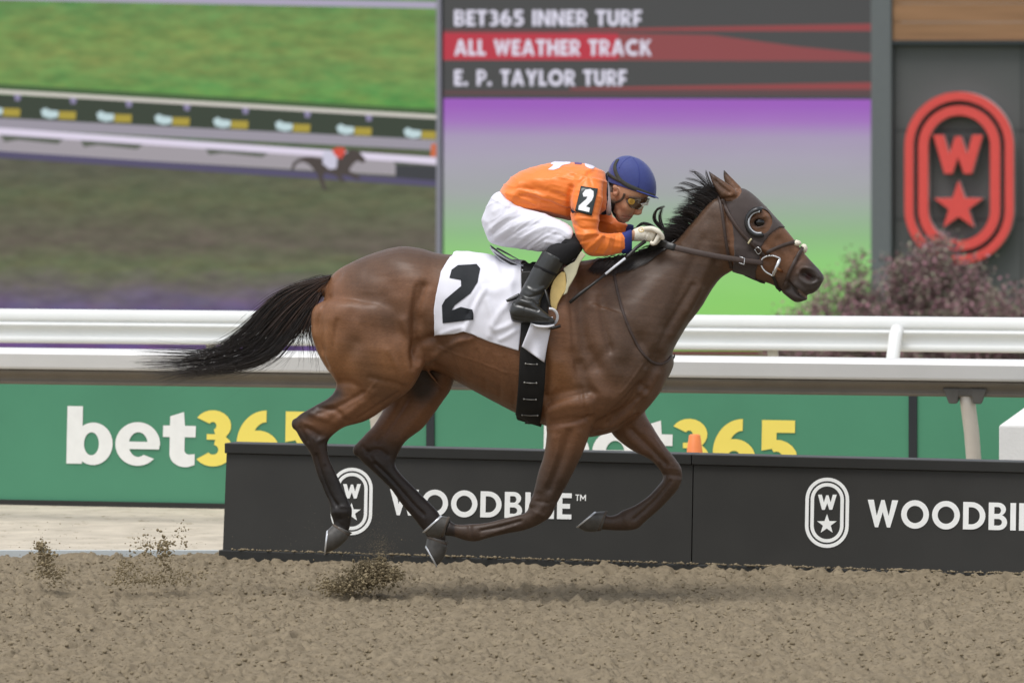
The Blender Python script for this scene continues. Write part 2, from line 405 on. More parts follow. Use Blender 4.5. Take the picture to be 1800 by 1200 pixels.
def strap(bvh, pts, hw_px, th=.003, off=.001, n=6):
    """strap lying on a surface along px points"""
    c = crom(np.array(pts, float), n); L = [hit(bvh, x, y) for x, y in c]
    p = np.array([l[0] for l in L]); m = np.array([l[1] for l in L])
    for _ in range(2):
        m[1:-1] = (m[:-2]+m[1:-1]+m[2:])/3; p[1:-1] = p[1:-1]*.6+(p[:-2]+p[2:])*.2
    return ribbon(p, m, hw_px/S, th, off)
def hair(mb_v, mb_f, path, r0, sides=3, tip=.15):
    p = np.array(path, float); k = len(p); t = np.gradient(p, axis=0); t /= np.linalg.norm(t, axis=1)[:, None]+1e-9
    u = np.cross(t, np.array([.2, 1, .1])); u /= np.linalg.norm(u, axis=1)[:, None]+1e-9; w = np.cross(t, u)
    rr = r0*(1-(1-tip)*np.linspace(0, 1, k)**2)[:, None]; n = sum(len(x) for x in mb_v)
    rings = [p+rr*(math.cos(2*math.pi*j/sides)*u+math.sin(2*math.pi*j/sides)*w) for j in range(sides)]
    mb_v.append(np.stack(rings, 1).reshape(-1, 3))
    mb_f += [(n+i*sides+j, n+i*sides+(j+1) % sides, n+(i+1)*sides+(j+1) % sides, n+(i+1)*sides+j) for i in range(k-1) for j in range(sides)]
# ================================================================ the setting
M = {}
M['sand'] = mat('sand', lin('#827662'), .95, .1, var=.15, vscale=16, bump=1.0, bscale=240, dirt=(lin('#645a4a'), .46, 42))
M['clod'] = mat('clod', lin('#80745f'), .95, .1, var=.25, vscale=60)
M['clod_dark'] = mat('clod_dark', lin('#85785f'), .95, .1, var=.3, vscale=60)
M['path'] = mat('path', lin('#b9af9e'), .9, .2, var=.14, vscale=5, dirt=(lin('#83775f'), .42, 9))
M['grass'] = mat('grass', lin('#4c6030'), .9, .2, var=.3, vscale=8)
M['board_black'] = mat('board_black', lin('#302f2c'), .5, .35, var=.10, vscale=4, bump=.05, bscale=40, dirt=(lin('#6d6355'), .325, 70))
M['board_cap'] = mat('board_cap', lin('#2a2a28'), .45, .35, var=.1, vscale=6)
M['print_white'] = mat('print_white', lin('#eeeeea'), .55, .3, var=.03)
M['board_green'] = mat('board_green', lin('#4d8b6c'), .5, .35, var=.05, vscale=2, dirt=(lin('#9aa893'), .27, 30))
M['print_yellow'] = mat('print_yellow', lin('#f3df6a'), .55, .3)
M['rail_white'] = mat('rail_white', lin('#cfcecb'), .35, .5, var=.03, vscale=4, dirt=(lin('#9a958a'), .27, 25))
M['rail_cream'] = mat('rail_cream', lin('#e9e9e6'), .4, .5, var=.03, vscale=3)
M['bracket'] = mat('bracket', lin('#55524d'), .6, .4, var=.1)
M['post'] = mat('post', lin('#cbc3b6'), .5, .4, var=.06, vscale=8, dirt=(lin('#3b3833'), .30, 40))

# track: one sheet, dense where the camera looks
xs = np.concatenate([[-260, -60, -15, -6], np.arange(-3.4, 3.4, .0095), [6, 15, 60, 260]])
ys = np.concatenate([[-120, -40, -12, -6], np.arange(-4.4, 2.6, .0205), [2.6]])
GX, GY = np.meshgrid(xs, ys); BB = Plane(28.79, 20.5)
def ground_z(x, y):
    wx = x+.03*vnoise(x*9, y*9, 8); wy = y+.05*vnoise(x*8+30, y*8, 9)
    z = .012*(vnoise(wx*4+40, wy*3+90, 1)-.5)+.016*(vnoise(wx*15+10, wy*9+20, 2)-.5)+.024*(vnoise(wx*30+3, wy*19+5, 3)-.5)+.016*(vnoise(wx*52+9, wy*30+2, 10)-.5)
    z = z+.06*np.clip(vnoise(wx*31+70, wy*19+30, 4)-.66, 0, 1)-.09*np.clip(.28-vnoise(wx*19+55, wy*13+35, 5), 0, 1)
    # sand banked against the black boards
    t = x*BB.c-(y+DIST-BB.d0)*BB.s; n = -x*BB.s-(y+DIST-BB.d0)*BB.c
    hgt = np.interp(t, [-1.6, -.9, .2, 1.2, 2.6, 4], [.002, .006, .018, .034, .046, .052])*(.75+.3*vnoise(t*4, t*0+3, 6)+.3*vnoise(t*23, y*9+3, 7))
    z = z+np.where(t > -1.55, hgt*np.exp(-np.clip(n, 0, 9)**2/.035), 0)
    return z
GZ = ground_z(GX, GY); far = (np.abs(GX) > 3.6) | (GY < -4.5); GZ = np.where(far, 0, GZ)
nx, ny = len(xs), len(ys); idx = np.arange(nx*ny).reshape(ny, nx)
gq = np.stack([idx[:-1, :-1], idx[:-1, 1:], idx[1:, 1:], idx[1:, :-1]], -1).reshape(-1, 4)
tag(part('track', np.stack([GX, GY, GZ], -1).reshape(-1, 3), gq, M['sand']), kind='structure')
# path behind it and the infield falling away
px_ = [-260, -20, -8, 0, 8, 20, 260]; pv = [(x, 2.6-.004*abs(x) if abs(x) < 9 else 2.6, .006) for x in px_]+[(x, 11.0, .006) for x in px_]
tag(part('infield_path', pv, [(i, i+1, i+8, i+7) for i in range(6)], M['path'], smooth=False), kind='structure')
b = MB(); b.box((-60, 2.56, -.05), (-1.45, 2.60, .022)); tag(b.build('path_edging', mat('edging', lin('#b9bfc0'), .6)), kind='structure')
yy = [11, 14, 26, 38, 60, 200, 900]; zz = [.0, -.1, -1.2, -2.2, -2.6, -2.6, -2.6]
gv = [(x, y, z) for y, z in zip(yy, zz) for x in (-700, -60, 0, 60, 700)]
tag(part('infield', gv, [(r*5+c, r*5+c+1, r*5+c+6, r*5+c+5) for r in range(6) for c in range(4)], M['grass']), kind='structure')

# loose clods on the track: nobody could count them
def lumps(centres, radii, seed=0, flat=.8):
    rg = np.random.default_rng(seed)
    ico = bmesh.new(); bmesh.ops.create_icosphere(ico, subdivisions=1, radius=1); bv = np.array([v.co[:] for v in ico.verts]); bf = np.array([[v.index for v in f.verts] for f in ico.faces]); ico.free()
    n = len(centres); v = bv[None]*(1+.55*(rg.random((n, len(bv), 1))-.5)); sc = radii[:, None, None]*(1+.6*(rg.random((n, 1, 3))-.5)); sc[..., 2] *= flat
    v = v*sc+centres[:, None]; f = bf[None]+(np.arange(n)*len(bv))[:, None, None]
    return v.reshape(-1, 3), f.reshape(-1, 3)
n = 17000; cx = RNG.uniform(-3.2, 3.2, n); cy = RNG.uniform(-4.3, 2.4, n); rr = .002+.0085*RNG.random(n)**4
keep = (-cx*BB.s-(cy+DIST-BB.d0)*BB.c > .02) | (cx < -1.5); cx, cy, rr = cx[keep], cy[keep], rr[keep]
v, f = lumps(np.stack([cx, cy, ground_z(cx, cy)+rr*.4], -1), rr, 3)
tag(part('loose_clods', v, f, M['clod'], smooth=True), 'small dark clods of loose sand scattered over the track', 'clods', kind='stuff')

# ---------------------------------------------------------------- black boards
def black_board(x0, x1, label, emb, word, xw, trade=True, lean=0.0):
    t0, t1 = BB.t(x0), BB.t(x1); top = .566
    r = thing('advertising_board', label, 'board', BB.at((t0+t1)/2, 0, 0), 'black advertising boards')
    b = MB(); lw = lean
    b.hexa([BB.at(t0-lw,0,-.03), BB.at(t1,0,-.03), BB.at(t1,-.16,-.03), BB.at(t0-lw,-.16,-.03), BB.at(t0,-.03,top-.052), BB.at(t1,-.03,top-.052), BB.at(t1,-.13,top-.052), BB.at(t0,-.13,top-.052)])
    b.build('panel', M['board_black'], r)
    b = MB(); BB.slab(b, t0-.004, t1-.002, -.15, -.012, top-.05, top); bevel(b.build('cap', M['board_cap'], r), .004)
    b = MB(); BB.slab(b, t0-lw-.012, t1-.002, -.05, .018, -.03, .045); bevel(b.build('skirt', M['board_cap'], r), .004)
    slope = .0235
    ec, er = emb
    nn = .006                                    # proud of the leaning face: lettering plane is tilted with it
    pl = Plane(BB.d0, 20.5)
    def lean_pt(px, py, n=0.0, pl=pl):
        z = pl.z(px, py); k = -.03*max(0, z)/(top-.052); return pl.at(pl.t(px), k+n+.0015, z)
    pl.pt = lean_pt
    e = MB()
    for k, (a, b_) in enumerate(((1, .84), (.76, .60))):
        hw, hh = er
        o_ = [(x, y+slope*(x-ec[0])) for x, y in stadium(*ec, hw*a, hh-hw*(1-a))]; i_ = [(x, y+slope*(x-ec[0])) for x, y in stadium(*ec, hw*b_, hh-hw*(1-b_))]
        pl.poly(e, [o_, i_], 0)
    pl.poly(e, [emblem_w(ec[0], ec[1]-er[1]*.30, er[0]*.43, er[1]*.215)], .0005)
    pl.poly(e, [star(ec[0], ec[1]+er[1]*.33, er[0]*.47)], .0005)
    e.build('emblem', M['print_white'], r)
    l = MB(); xe = text_px(pl, l, 'WOODBINE', *xw, slope=slope, gap=.115, n=0, s=.205)
    if trade: text_px(pl, l, 'TM', xe+1, xw[1]-xw[2]*.72+slope*(xe-xw[0]), xw[2]*.24, slope, .12, 0, .17)
    l.build('lettering', M['print_white'], r)
    return r
black_board(394, 1214, 'low black board with white emblem and lettering directly behind the horse', ((616, 881), (36.5, 59)), 'WOODBINE', (683, 905, 45.5), True, .010)
black_board(1216, 2040, 'low black board at right edge of the frame, lettering cut off', ((1452, 901), (38.5, 61.5)), 'WOODBINE', (1523, 926, 48), True)

n = 1500; tt = RNG.uniform(-1.46, 3.3, n); rr = .002+.007*RNG.random(n)**2; nn_ = RNG.uniform(-.004, .022, n)
cc = np.array([BB.at(t, k, .046+.5*r_) for t, k, r_ in zip(tt, nn_, rr)]); v, f = lumps(cc, rr, 9, .7)
tag(part('soil_line', v, f, M['clod']), 'thin line of crumbled sand lying along the foot of the black boards', 'soil', kind='stuff')
# ---------------------------------------------------------------- green boards under the rail
GB = Plane(32.2, 14)
def green_board(x0, x1, label, xt):
    t0, t1 = GB.t(x0), GB.t(x1); ztop = .715
    r = thing('advertising_board', label, 'board', GB.at((t0+t1)/2, 0, 0), 'green advertising boards')
    b = MB(); GB.slab(b, t0, t1, -.02, 0, .03, ztop); b.build('panel', M['board_green'], r)
    b = MB(); GB.slab(b, t0, t1-.002, -.03, .02, -.02, .034); b.build('base_rail', M['board_cap'], r)
    if xt:
        for nm, tx, xx, mm in (('white_lettering', 'bet', xt[0], 'print_white'), ('yellow_lettering', '365', xt[1], 'print_yellow')):
            l = MB(); text_px(GB, l, tx, xx, xt[2]+(.017*(xx-xt[0])), 101 if tx == 'bet' else 98, .017, .045, .004, .25 if tx == '365' else .2, 1.0 if tx == 'bet' else 1.06, shear=.02)
            l.build(nm, M[mm], r)
    return r
green_board(-700, 751, 'green board with white and yellow lettering behind the tail, left end', (117, 342, 814))
green_board(763, 1600, 'middle green board seen under the rail between the horse\'s legs', (955, 1179, 829))
green_board(1610, 2500, 'plain green board behind the rail post at far right', None)
for x, lb in ((757, 'thin black post between green boards, beside the hind leg'), (1605, 'thin black post between green boards near the rail post')):
    b = MB(); t = GB.t(x); GB.slab(b, t-.022, t+.022, -.03, .012, -.02, .70)
    tag(b.build('board_post', mat('post_black', lin('#2a2d30'), .5)), lb, 'post', 'posts between green boards')

# ---------------------------------------------------------------- running rails
RL = Plane(31.0, 14)
r = thing('running_rail', 'heavy white aluminium running rail with curved lower lip behind the horse', 'rail', RL.at(0, 0, 0))
zt = .925
prof = [(-.085,zt-.004),(-.004,zt),(.024,zt-.010),(.042,zt-.027),(.045,zt-.031),(.036,zt-.098),(.031,zt-.107),(.022,zt-.112),(.010,zt-.113),(-.095,zt-.113),(-.100,zt-.02)]
b = MB(); RL.extrude(b, prof, -9, 9); o = b.build('beam', M['rail_white'], r, False)
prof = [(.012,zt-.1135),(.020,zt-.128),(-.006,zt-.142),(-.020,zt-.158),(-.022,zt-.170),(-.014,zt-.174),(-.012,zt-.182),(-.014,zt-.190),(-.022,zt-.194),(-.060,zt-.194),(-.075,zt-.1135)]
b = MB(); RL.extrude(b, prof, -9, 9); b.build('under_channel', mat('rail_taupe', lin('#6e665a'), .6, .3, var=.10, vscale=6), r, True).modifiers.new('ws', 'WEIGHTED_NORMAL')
for x in (-390, 655, 1702, 2750):
    t = RL.t(x); b = MB()
    b.tube([RL.at(t+.02, -.16, -.05), RL.at(t+.015, -.15, .15), RL.at(t+.01, -.135, .35), RL.at(t, -.10, .55), RL.at(t-.012, -.07, .68), RL.at(t-.02, -.05, .76)], .039, 16)
    b.build('post', M['post'], r, True)
    b = MB()
    for sgn in (-1, 1):
        c = t-.018+sgn*.062
        b.hexa([RL.at(c-.022,-.005,.695), RL.at(c+.022,-.005,.695), RL.at(c+.018,-.09,.705), RL.at(c-.018,-.09,.705), RL.at(c-.035-.02*(sgn<0),-.002,.775), RL.at(c+.035+.02*(sgn>0),-.002,.775), RL.at(c+.03,-.09,.775), RL.at(c-.03,-.09,.775)])
    RL.slab(b, t-.085, t+.05, -.10, -.006, .735, .775)
    bevel(b.build('bracket', M['bracket'], r), .008, 3)
FR = Plane(34.4, 12)
r = thing('running_rail', 'far cream running rail with double moulding in front of the screens', 'rail', FR.at(0, 0, 0))
zt = CAMH-(551-YH)*34.4/FPX
prof = [(-.06,zt),(.01,zt),(.025,zt-.012),(.030,zt-.055),(.018,zt-.066),(.018,zt-.072),(.028,zt-.080),(.030,zt-.096),(.012,zt-.108),(.008,zt-.150),(.020,zt-.160),(.020,zt-.186),(.008,zt-.196),(-.05,zt-.196)]
b = MB(); FR.extrude(b, prof, -9, 9); b.build('beam', M['rail_cream'], r, True).modifiers.new('ws', 'WEIGHTED_NORMAL')
for x, near in ((368, 0), (1357, 0), (2340, 0), (1576, 1), (560, 1)):
    t = FR.t(x); b = MB(); k = .06 if near else -.07
    if near: pth = [FR.at(t-.03, k+.25, -.02), FR.at(t-.02, k+.22, .4), FR.at(t-.008, k+.12, .66), FR.at(t+.008, k+.03, zt-.10), FR.at(t+.012, k-.01, zt-.07)]
    else: pth = [FR.at(t+.02, k-.1, -.02), FR.at(t+.01, k-.07, .4), FR.at(t, k, .7), FR.at(t-.01, k+.03, zt-.10)]
    if near and x == 560: continue
    b.tube(pth, .038 if near else .03, 14); b.build('post', M['rail_cream'] if near else M['post'], r, True)

# ---------------------------------------------------------------- small things behind the boards
CB = Plane(31.4, 14)
cp = CB.pt(1221, 800); cp = (cp[0], cp[1], .012)
r = thing('traffic_cone', 'small orange plastic cone showing above the black board', 'cone', cp)
orange = mat('cone_orange', lin('#f08a4e'), .5, .4, var=.06); zc = CB.z(1221, 763)
b = MB(); b.tube([(cp[0], cp[1], .02), (cp[0], cp[1], .06), (cp[0], cp[1], zc-.006), (cp[0], cp[1], zc)], [.095, .088, .030, .022], 20); b.build('body', orange, r, True)
b = MB(); b.box((cp[0]-.12, cp[1]-.12, .008), (cp[0]+.12, cp[1]+.12, .022)); bevel(b.build('base', orange, r), .006)
WB = Plane(30.6, 14)
t0 = WB.t(1755); zt = WB.z(1800, 748)
b = MB(); h_ = .46; z1 = WB.z(1790, 716)
b.hexa([WB.at(t0,0,.008), WB.at(t0+.6,0,.008), WB.at(t0+.6,-h_,.008), WB.at(t0,-h_,.008), WB.at(t0,0,zt), WB.at(t0+.6,0,zt), WB.at(t0+.6,-.14,z1), WB.at(t0+.115,-.14,z1)])
b.v[2] = WB.at(t0+.6, -.30, .008); b.v[3] = WB.at(t0, -.30, .008)
tag(bevel(b.build('concrete_block', mat('block_white', lin('#dbdad6'), .8, .2, var=.05, vscale=9, bump=.3, bscale=60)), .008), 'white block with sloped top at the right edge', 'block')

# ---------------------------------------------------------------- video screens and sign wall
SD = 70.0; VS = Plane(SD, 14)
def screen_mat(name, stops, y0, y1, amt, scale, stretch):
    """picture on a screen: colour ramp over height broken up by noise; it gives off its own light"""
    m = bpy.data.materials.new(name); m.use_nodes = True; nt = m.node_tree; N = nt.nodes; L = nt.links; b = N['Principled BSDF']
    b.inputs['Base Color'].default_value = (.01, .01, .01, 1); b.inputs['Roughness'].default_value = .7; b.inputs['Specular IOR Level'].default_value = .1
    g = N.new('ShaderNodeTexCoord'); sp = N.new('ShaderNodeSeparateXYZ'); L.new(g.outputs['Object'], sp.inputs[0])
    za, zb = VS.z(400, y1), VS.z(400, y0)
    mr = N.new('ShaderNodeMapRange'); mr.inputs[1].default_value = zb; mr.inputs[2].default_value = za; L.new(sp.outputs[2], mr.inputs[0])
    mp = N.new('ShaderNodeMapping'); mp.inputs['Scale'].default_value = stretch; L.new(g.outputs['Object'], mp.inputs[0])
    nz = N.new('ShaderNodeTexNoise'); nz.inputs['Scale'].default_value = scale; nz.inputs['Detail'].default_value = 6; nz.inputs['Roughness'].default_value = .7; L.new(mp.outputs[0], nz.inputs['Vector'])
    ad = N.new('ShaderNodeMath'); ad.operation = 'MULTIPLY_ADD'; ad.inputs[1].default_value = amt[0]; L.new(nz.outputs[0], ad.inputs[0])
    sb = N.new('ShaderNodeMath'); sb.operation = 'SUBTRACT'; sb.inputs[1].default_value = amt[0]/2; L.new(mr.outputs[0], sb.inputs[0]); L.new(sb.outputs[0], ad.inputs[2])
    cr = N.new('ShaderNodeValToRGB'); el = cr.color_ramp.elements
    while len(el) > 1: el.remove(el[-1])
    for i, (y, c) in enumerate(stops):
        p = (y-y0)/(y1-y0)
        e = el[0] if i == 0 else el.new(p); e.position = p; e.color = (*lin(c), 1)
    L.new(ad.outputs[0], cr.inputs[0])
    hs = N.new('ShaderNodeHueSaturation'); L.new(cr.outputs[0], hs.inputs['Color'])
    h2 = N.new('ShaderNodeMapRange'); h2.inputs[1].default_value = .3; h2.inputs[2].default_value = .7; h2.inputs[3].default_value = 1-amt[1]; h2.inputs[4].default_value = 1+amt[1]
    n2 = N.new('ShaderNodeTexNoise'); n2.inputs['Scale'].default_value = scale*2.3; n2.inputs['Detail'].default_value = 6; L.new(mp.outputs[0], n2.inputs['Vector']); L.new(n2.outputs[0], h2.inputs[0]); L.new(h2.outputs[0], hs.inputs['Value'])
    n3 = N.new('ShaderNodeTexNoise'); n3.inputs['Scale'].default_value = scale*1.5; n3.inputs['Detail'].default_value = 7; n3.inputs['Roughness'].default_value = .75; L.new(mp.outputs[0], n3.inputs['Vector'])
    h3 = N.new('ShaderNodeMapRange'); h3.inputs[1].default_value = .3; h3.inputs[2].default_value = .7; h3.inputs[3].default_value = .5-amt[1]*.26; h3.inputs[4].default_value = .5+amt[1]*.26
    L.new(n3.outputs['Color'], h3.inputs[0]); L.new(h3.outputs[0], hs.inputs['Hue'])
    L.new(hs.outputs[0], b.inputs['Emission Color']); b.inputs['Emission Strength'].default_value = 2**-EXPO
    return m
def band(mb, pl, x0, x1, ya, yb, s, n, xr=0):     # sloping strip on a screen, rows given at x = xr
    f = lambda x, y: y+s*(x-xr)
    return pl.poly(mb, [[(x0, f(x0, ya)), (x1, f(x1, ya)), (x1, f(x1, yb)), (x0, f(x0, yb))]], n)
# left screen: the race picture
r = thing('video_screen', 'large video screen at left showing a turf track and running horse', 'screen', VS.pt(380, 640))
b = MB(); VS.slabpx(b, -900, 768, -260, 626, -.4, -.05); b.build('cabinet', mat('cabinet', lin('#3c3f44'), .6), r)
stops = [(-260, '#5f9d45'), (0, '#64894f'), (60, '#748e4e'), (110, '#778f50'), (150, '#68904e'), (190, '#5f974b'), (240, '#49603c'), (285, '#5b5a4d'), (350, '#5e6349'), (430, '#625b50'), (470, '#646a4d'), (500, '#67615c'), (540, '#675a78'), (570, '#5a4f82'), (626, '#6a4c80')]
b = MB(); VS.poly(b, [[(-900, -260), (766, -260), (766, 624), (-900, 624)]], -.045); b.build('picture', screen_mat('race_picture', stops, -260, 626, (.075, .19), 3.0, (.5, .5, 1.5)), r, kind=None)
E_ = lambda c, k=1: emis('led_'+c, lin('#'+c), k)
def pic(nm, fn, c, k=1):
    b = MB(); fn(b); return b.build(nm, E_(c, k), r)
pic('picture_fence_top', lambda b: band(b, VS, -900, 766, -12, 0, .02, -.040), 'a9a2b8')
pic('picture_hedge_shade', lambda b: band(b, VS, -900, 766, 148, 162, .058, -.0395), '47603c')
pic('picture_board_row', lambda b: band(b, VS, -900, 766, 166, 208, .052, -.0390), '3b4338')
pic('picture_far_rail', lambda b: band(b, VS, -900, 766, 158, 165, .058, -.0385), 'cdc8c0')
pic('picture_gravel', lambda b: band(b, VS, -900, 766, 208, 226, .050, -.0380), '99949f')
pic('picture_wall', lambda b: band(b, VS, -900, 766, 236, 268, .058, -.0375), 'a09aa0')
pic('picture_track_shadow', lambda b: band(b, VS, -900, 766, 266, 278, .066, -.0365), '55506c')
pic('picture_near_rail', lambda b: band(b, VS, -900, 766, 225, 237, .068, -.0360), 'dcd3e6')
for i, x in enumerate((-810, -705, -600, -500, -405, -310, -215, -122, -30, 68, 166, 268, 371, 480, 588, 706)):
    yy_ = 187+.054*x
    pic('picture_logo', lambda b: (VS.poly(b, [[(x+2, yy_+4), (x+10, yy_-1), (x+16, yy_+3), (x+33, yy_+5), (x+32, yy_+16), (x+18, yy_+18), (x+5, yy_+14)]], -.037)), 'bfd4d8')
    pic('picture_logo', lambda b: (VS.poly(b, [[(x+34, yy_+5), (min(x+64, 765), yy_+6), (min(x+63, 765), yy_+20), (x+33, yy_+19)]], -.0368)), 'a8973f')
    xp = x+53
    if xp < 750: pic('picture_rail_post', lambda b: VS.poly(b, [[(xp, 165+.058*xp), (xp+12, 166+.058*xp), (xp+10, 176+.058*xp), (xp+2, 176+.058*xp)]], -.0366), '8b84a5')
for x in (-700, -430, -200, 0, 140, 360, 690): pic('picture_hedge', lambda b: VS.poly(b, [[(x, 237+.068*x), (min(x+110, 766), 237+.068*(x+110)), (min(x+100, 766), 247+.064*(x+100)), (x+30, 246+.064*x), (x+6, 250+.062*x)]], -.0362), '5a5f54')
hp = [(510,297),(514,286),(524,279),(536,276),(548,276),(560,278),(585,280),(600,274),(611,266),(620,262),(630,267),(642,281),(638,287),(626,283),(618,290),(612,300),(624,306),(634,314),(627,316),(612,309),(598,308),(606,320),(598,320),(588,308),(570,304),(566,310),(570,324),(574,336),(566,332),(560,318),(556,306),(548,296),(540,288),(530,284),(520,288),(514,299)]
pic('picture_horse', lambda b: VS.poly(b, [hp], -.0345), '4b4340')
pic('picture_saddle_cloth', lambda b: VS.poly(b, [[(566,268),(578,264),(592,272),(590,296),(578,298),(566,288)]], -.034), 'c8c6d8')
pic('picture_rider', lambda b: VS.poly(b, [[(582,264),(592,259),(604,260),(606,268),(598,280),(588,274)]], -.0335), 'cf4d40')
pic('picture_marker', lambda b: VS.poly(b, [[(757,253),(766,253),(766,276),(755,276)]], -.0345), 'c96a45')
pic('picture_sign', lambda b: VS.poly(b, [[(694,290),(766,292),(766,318),(694,312)]], -.0345), '3f4044')
b = MB(); VS.slabpx(b, 766.5, 774.5, -260, 626, -.4, -.01); b.build('bezel', mat('bezel', lin('#8f8b98'), .5), r)
# right screen: track names over an empty gradient
r = thing('video_screen', 'large video screen listing three track names above purple to green gradient', 'screen', VS.pt(1150, 640))
b = MB(); VS.slabpx(b, 776, 1531, -260, 624, -.4, -.05); b.build('cabinet', mat('cabinet2', lin('#33363a'), .6), r)
stops = [(160, '#9a5cba'), (185, '#9b5fba'), (212, '#a173bb'), (240, '#a597b4'), (280, '#a6a1b0'), (335, '#a1a5a5'), (370, '#98ad97'), (410, '#8eb884'), (450, '#8fc97a'), (520, '#8ccb6c'), (626, '#86c760')]
b = MB(); VS.poly(b, [[(778, 173), (1531, 175), (1531, 616), (778, 616)]], -.045); b.build('picture', screen_mat('gradient_picture', stops, 160, 626, (.012, .02), 1.2, (.3, .3, 1)), r)
pic('picture_header', lambda b: VS.poly(b, [[(778, -260), (1531, -260), (1531, 174.4), (778, 172.4)]], -.044), '4b4b4b')
pic('picture_base_line', lambda b: VS.poly(b, [[(778, 616.5), (1531, 616.5), (1531, 624), (778, 624)]], -.044), '6d2d3c')
pic('picture_red_bar', lambda b: VS.poly(b, [[(778, 58), (1085, 59), (1085, 106), (778, 106)]], -.043), 'b63a48')
pic('picture_red_bar_tail', lambda b: VS.poly(b, [[(1085, 59), (1250, 62), (1400, 82), (1531, 95), (1531, 108), (1085, 106.5)]], -.0425), '8b4a4c')
for ya, yb in ((47, 55), (150, 158), (2, -9)): pic('picture_red_line', lambda b: VS.poly(b, [[(1000, yb-3), (1531, ya-5), (1531, yb), (1000, yb)]], -.042), '8f4749')
pic('picture_red_line', lambda b: VS.poly(b, [[(778, 52), (1000, 53), (1000, 57), (778, 57)]], -.0422), '6f4547')
pic('picture_red_line', lambda b: VS.poly(b, [[(778, 160), (1531, 161), (1531, 167), (778, 166)]], -.0422), '63484a')
for tx, x, y, h_, wd in (('BET365 INNER TURF', 797, 46, 28, 329), ('ALL WEATHER TRACK', 797, 98, 28, 347), ('E. P. TAYLOR TURF', 797, 151, 28, 303)):
    u = sum(glyph(c, .22)[0]+.1 for c in tx)-.1
    k_ = wd/(u*h_); xx = x; lm = E_('d9d6e6')
    for wd_ in tx.split(' '):
        l = MB(); xx = text_px(VS, l, wd_, xx, y, h_, .001, .1, -.040, .24, k_)+.44*h_*k_; l.build('lettering', lm, r)

# sign wall
WL = Plane(69.3, 14)
r = thing('sign_wall', 'dark grey clad wall beside the screen with wooden fascia on top', 'wall', WL.pt(1690, 650))
wall_m = mat('wall_grey', lin('#5a5a59'), .6, .3, var=.04, vscale=1.5); col_m = mat('column_grey', lin('#676a6b'), .5, .4, var=.03)
rows_ = [(79, 229), (231, 385), (387, 540), (542, 700)]
for y0, y1 in rows_:
    for x0, x1 in ((1572, 1795), (1797, 2020), (2022, 2245), (2247, 3000)):
        b = MB(); WL.slabpx(b, x0, x1, y0, y1, -.3, 0); b.build('panel', wall_m, r)
b = MB(); WL.slabpx(b, 1573, 3000, 70, 700, -.35, -.02); b.build('backing', mat('wall_dark', lin('#2f3131'), .7), r)
b = MB(); WL.slabpx(b, 1534, 1570, -300, 700, -.5, .12); bevel(b.build('column', col_m, r), .01)
wood = mat('wood_fascia', lin('#956f50'), .55, .3, var=.18, vscale=1.6, vstretch=(.5, .5, 9))
for i, (y0, y1) in enumerate(((-120, -90), (-89, -58), (-57, -26), (-25, 6), (7, 39), (40, 71))):
    b = MB(); WL.slabpx(b, 1571.5, 3000, y0, y1, -.3, .08); b.build('plank', wood, r)
b = MB(); WL.slabpx(b, 1571.5, 3000, 71.5, 78.5, -.3, .10); b.build('flashing', mat('flashing', lin('#33383b'), .5), r)
red = mat('sign_red', lin('#e0504a'), .4, .4, var=.03)
r = thing('wall_sign', 'red raised emblem of two rounded rings with letter and star', 'sign', WL.pt(1690, 463, .05))
pale = mat('sign_edge', lin('#cfc3c2'), .5, .4)
def sign_piece(nm, loops):
    b = MB(); WL.poly(b, loops, .16, .035); o = b.build(nm, red, r)
    b = MB()
    for l in loops:
        q = [WL.pt(x, y, .124) for x, y in l]+[WL.pt(x, y, .02) for x, y in l]; m_ = len(l); b.add(q, [(i, (i+1) % m_, m_+(i+1) % m_, m_+i) for i in range(m_)])
    e = b.build('edge', pale, o); e.location = -root_loc(o)
sign_piece('outer_ring', [stadium(1690, 312.5, 95.5, 151, 26), stadium(1690, 312.5, 80.5, 136, 26)])
sign_piece('inner_ring', [stadium(1690, 312.5, 71.5, 127, 26), stadium(1690, 312.5, 54.5, 110, 26)])
sign_piece('letter', [emblem_w(1688, 271, 43.5, 34)]); sign_piece('star', [star(1689, 362, 45)])

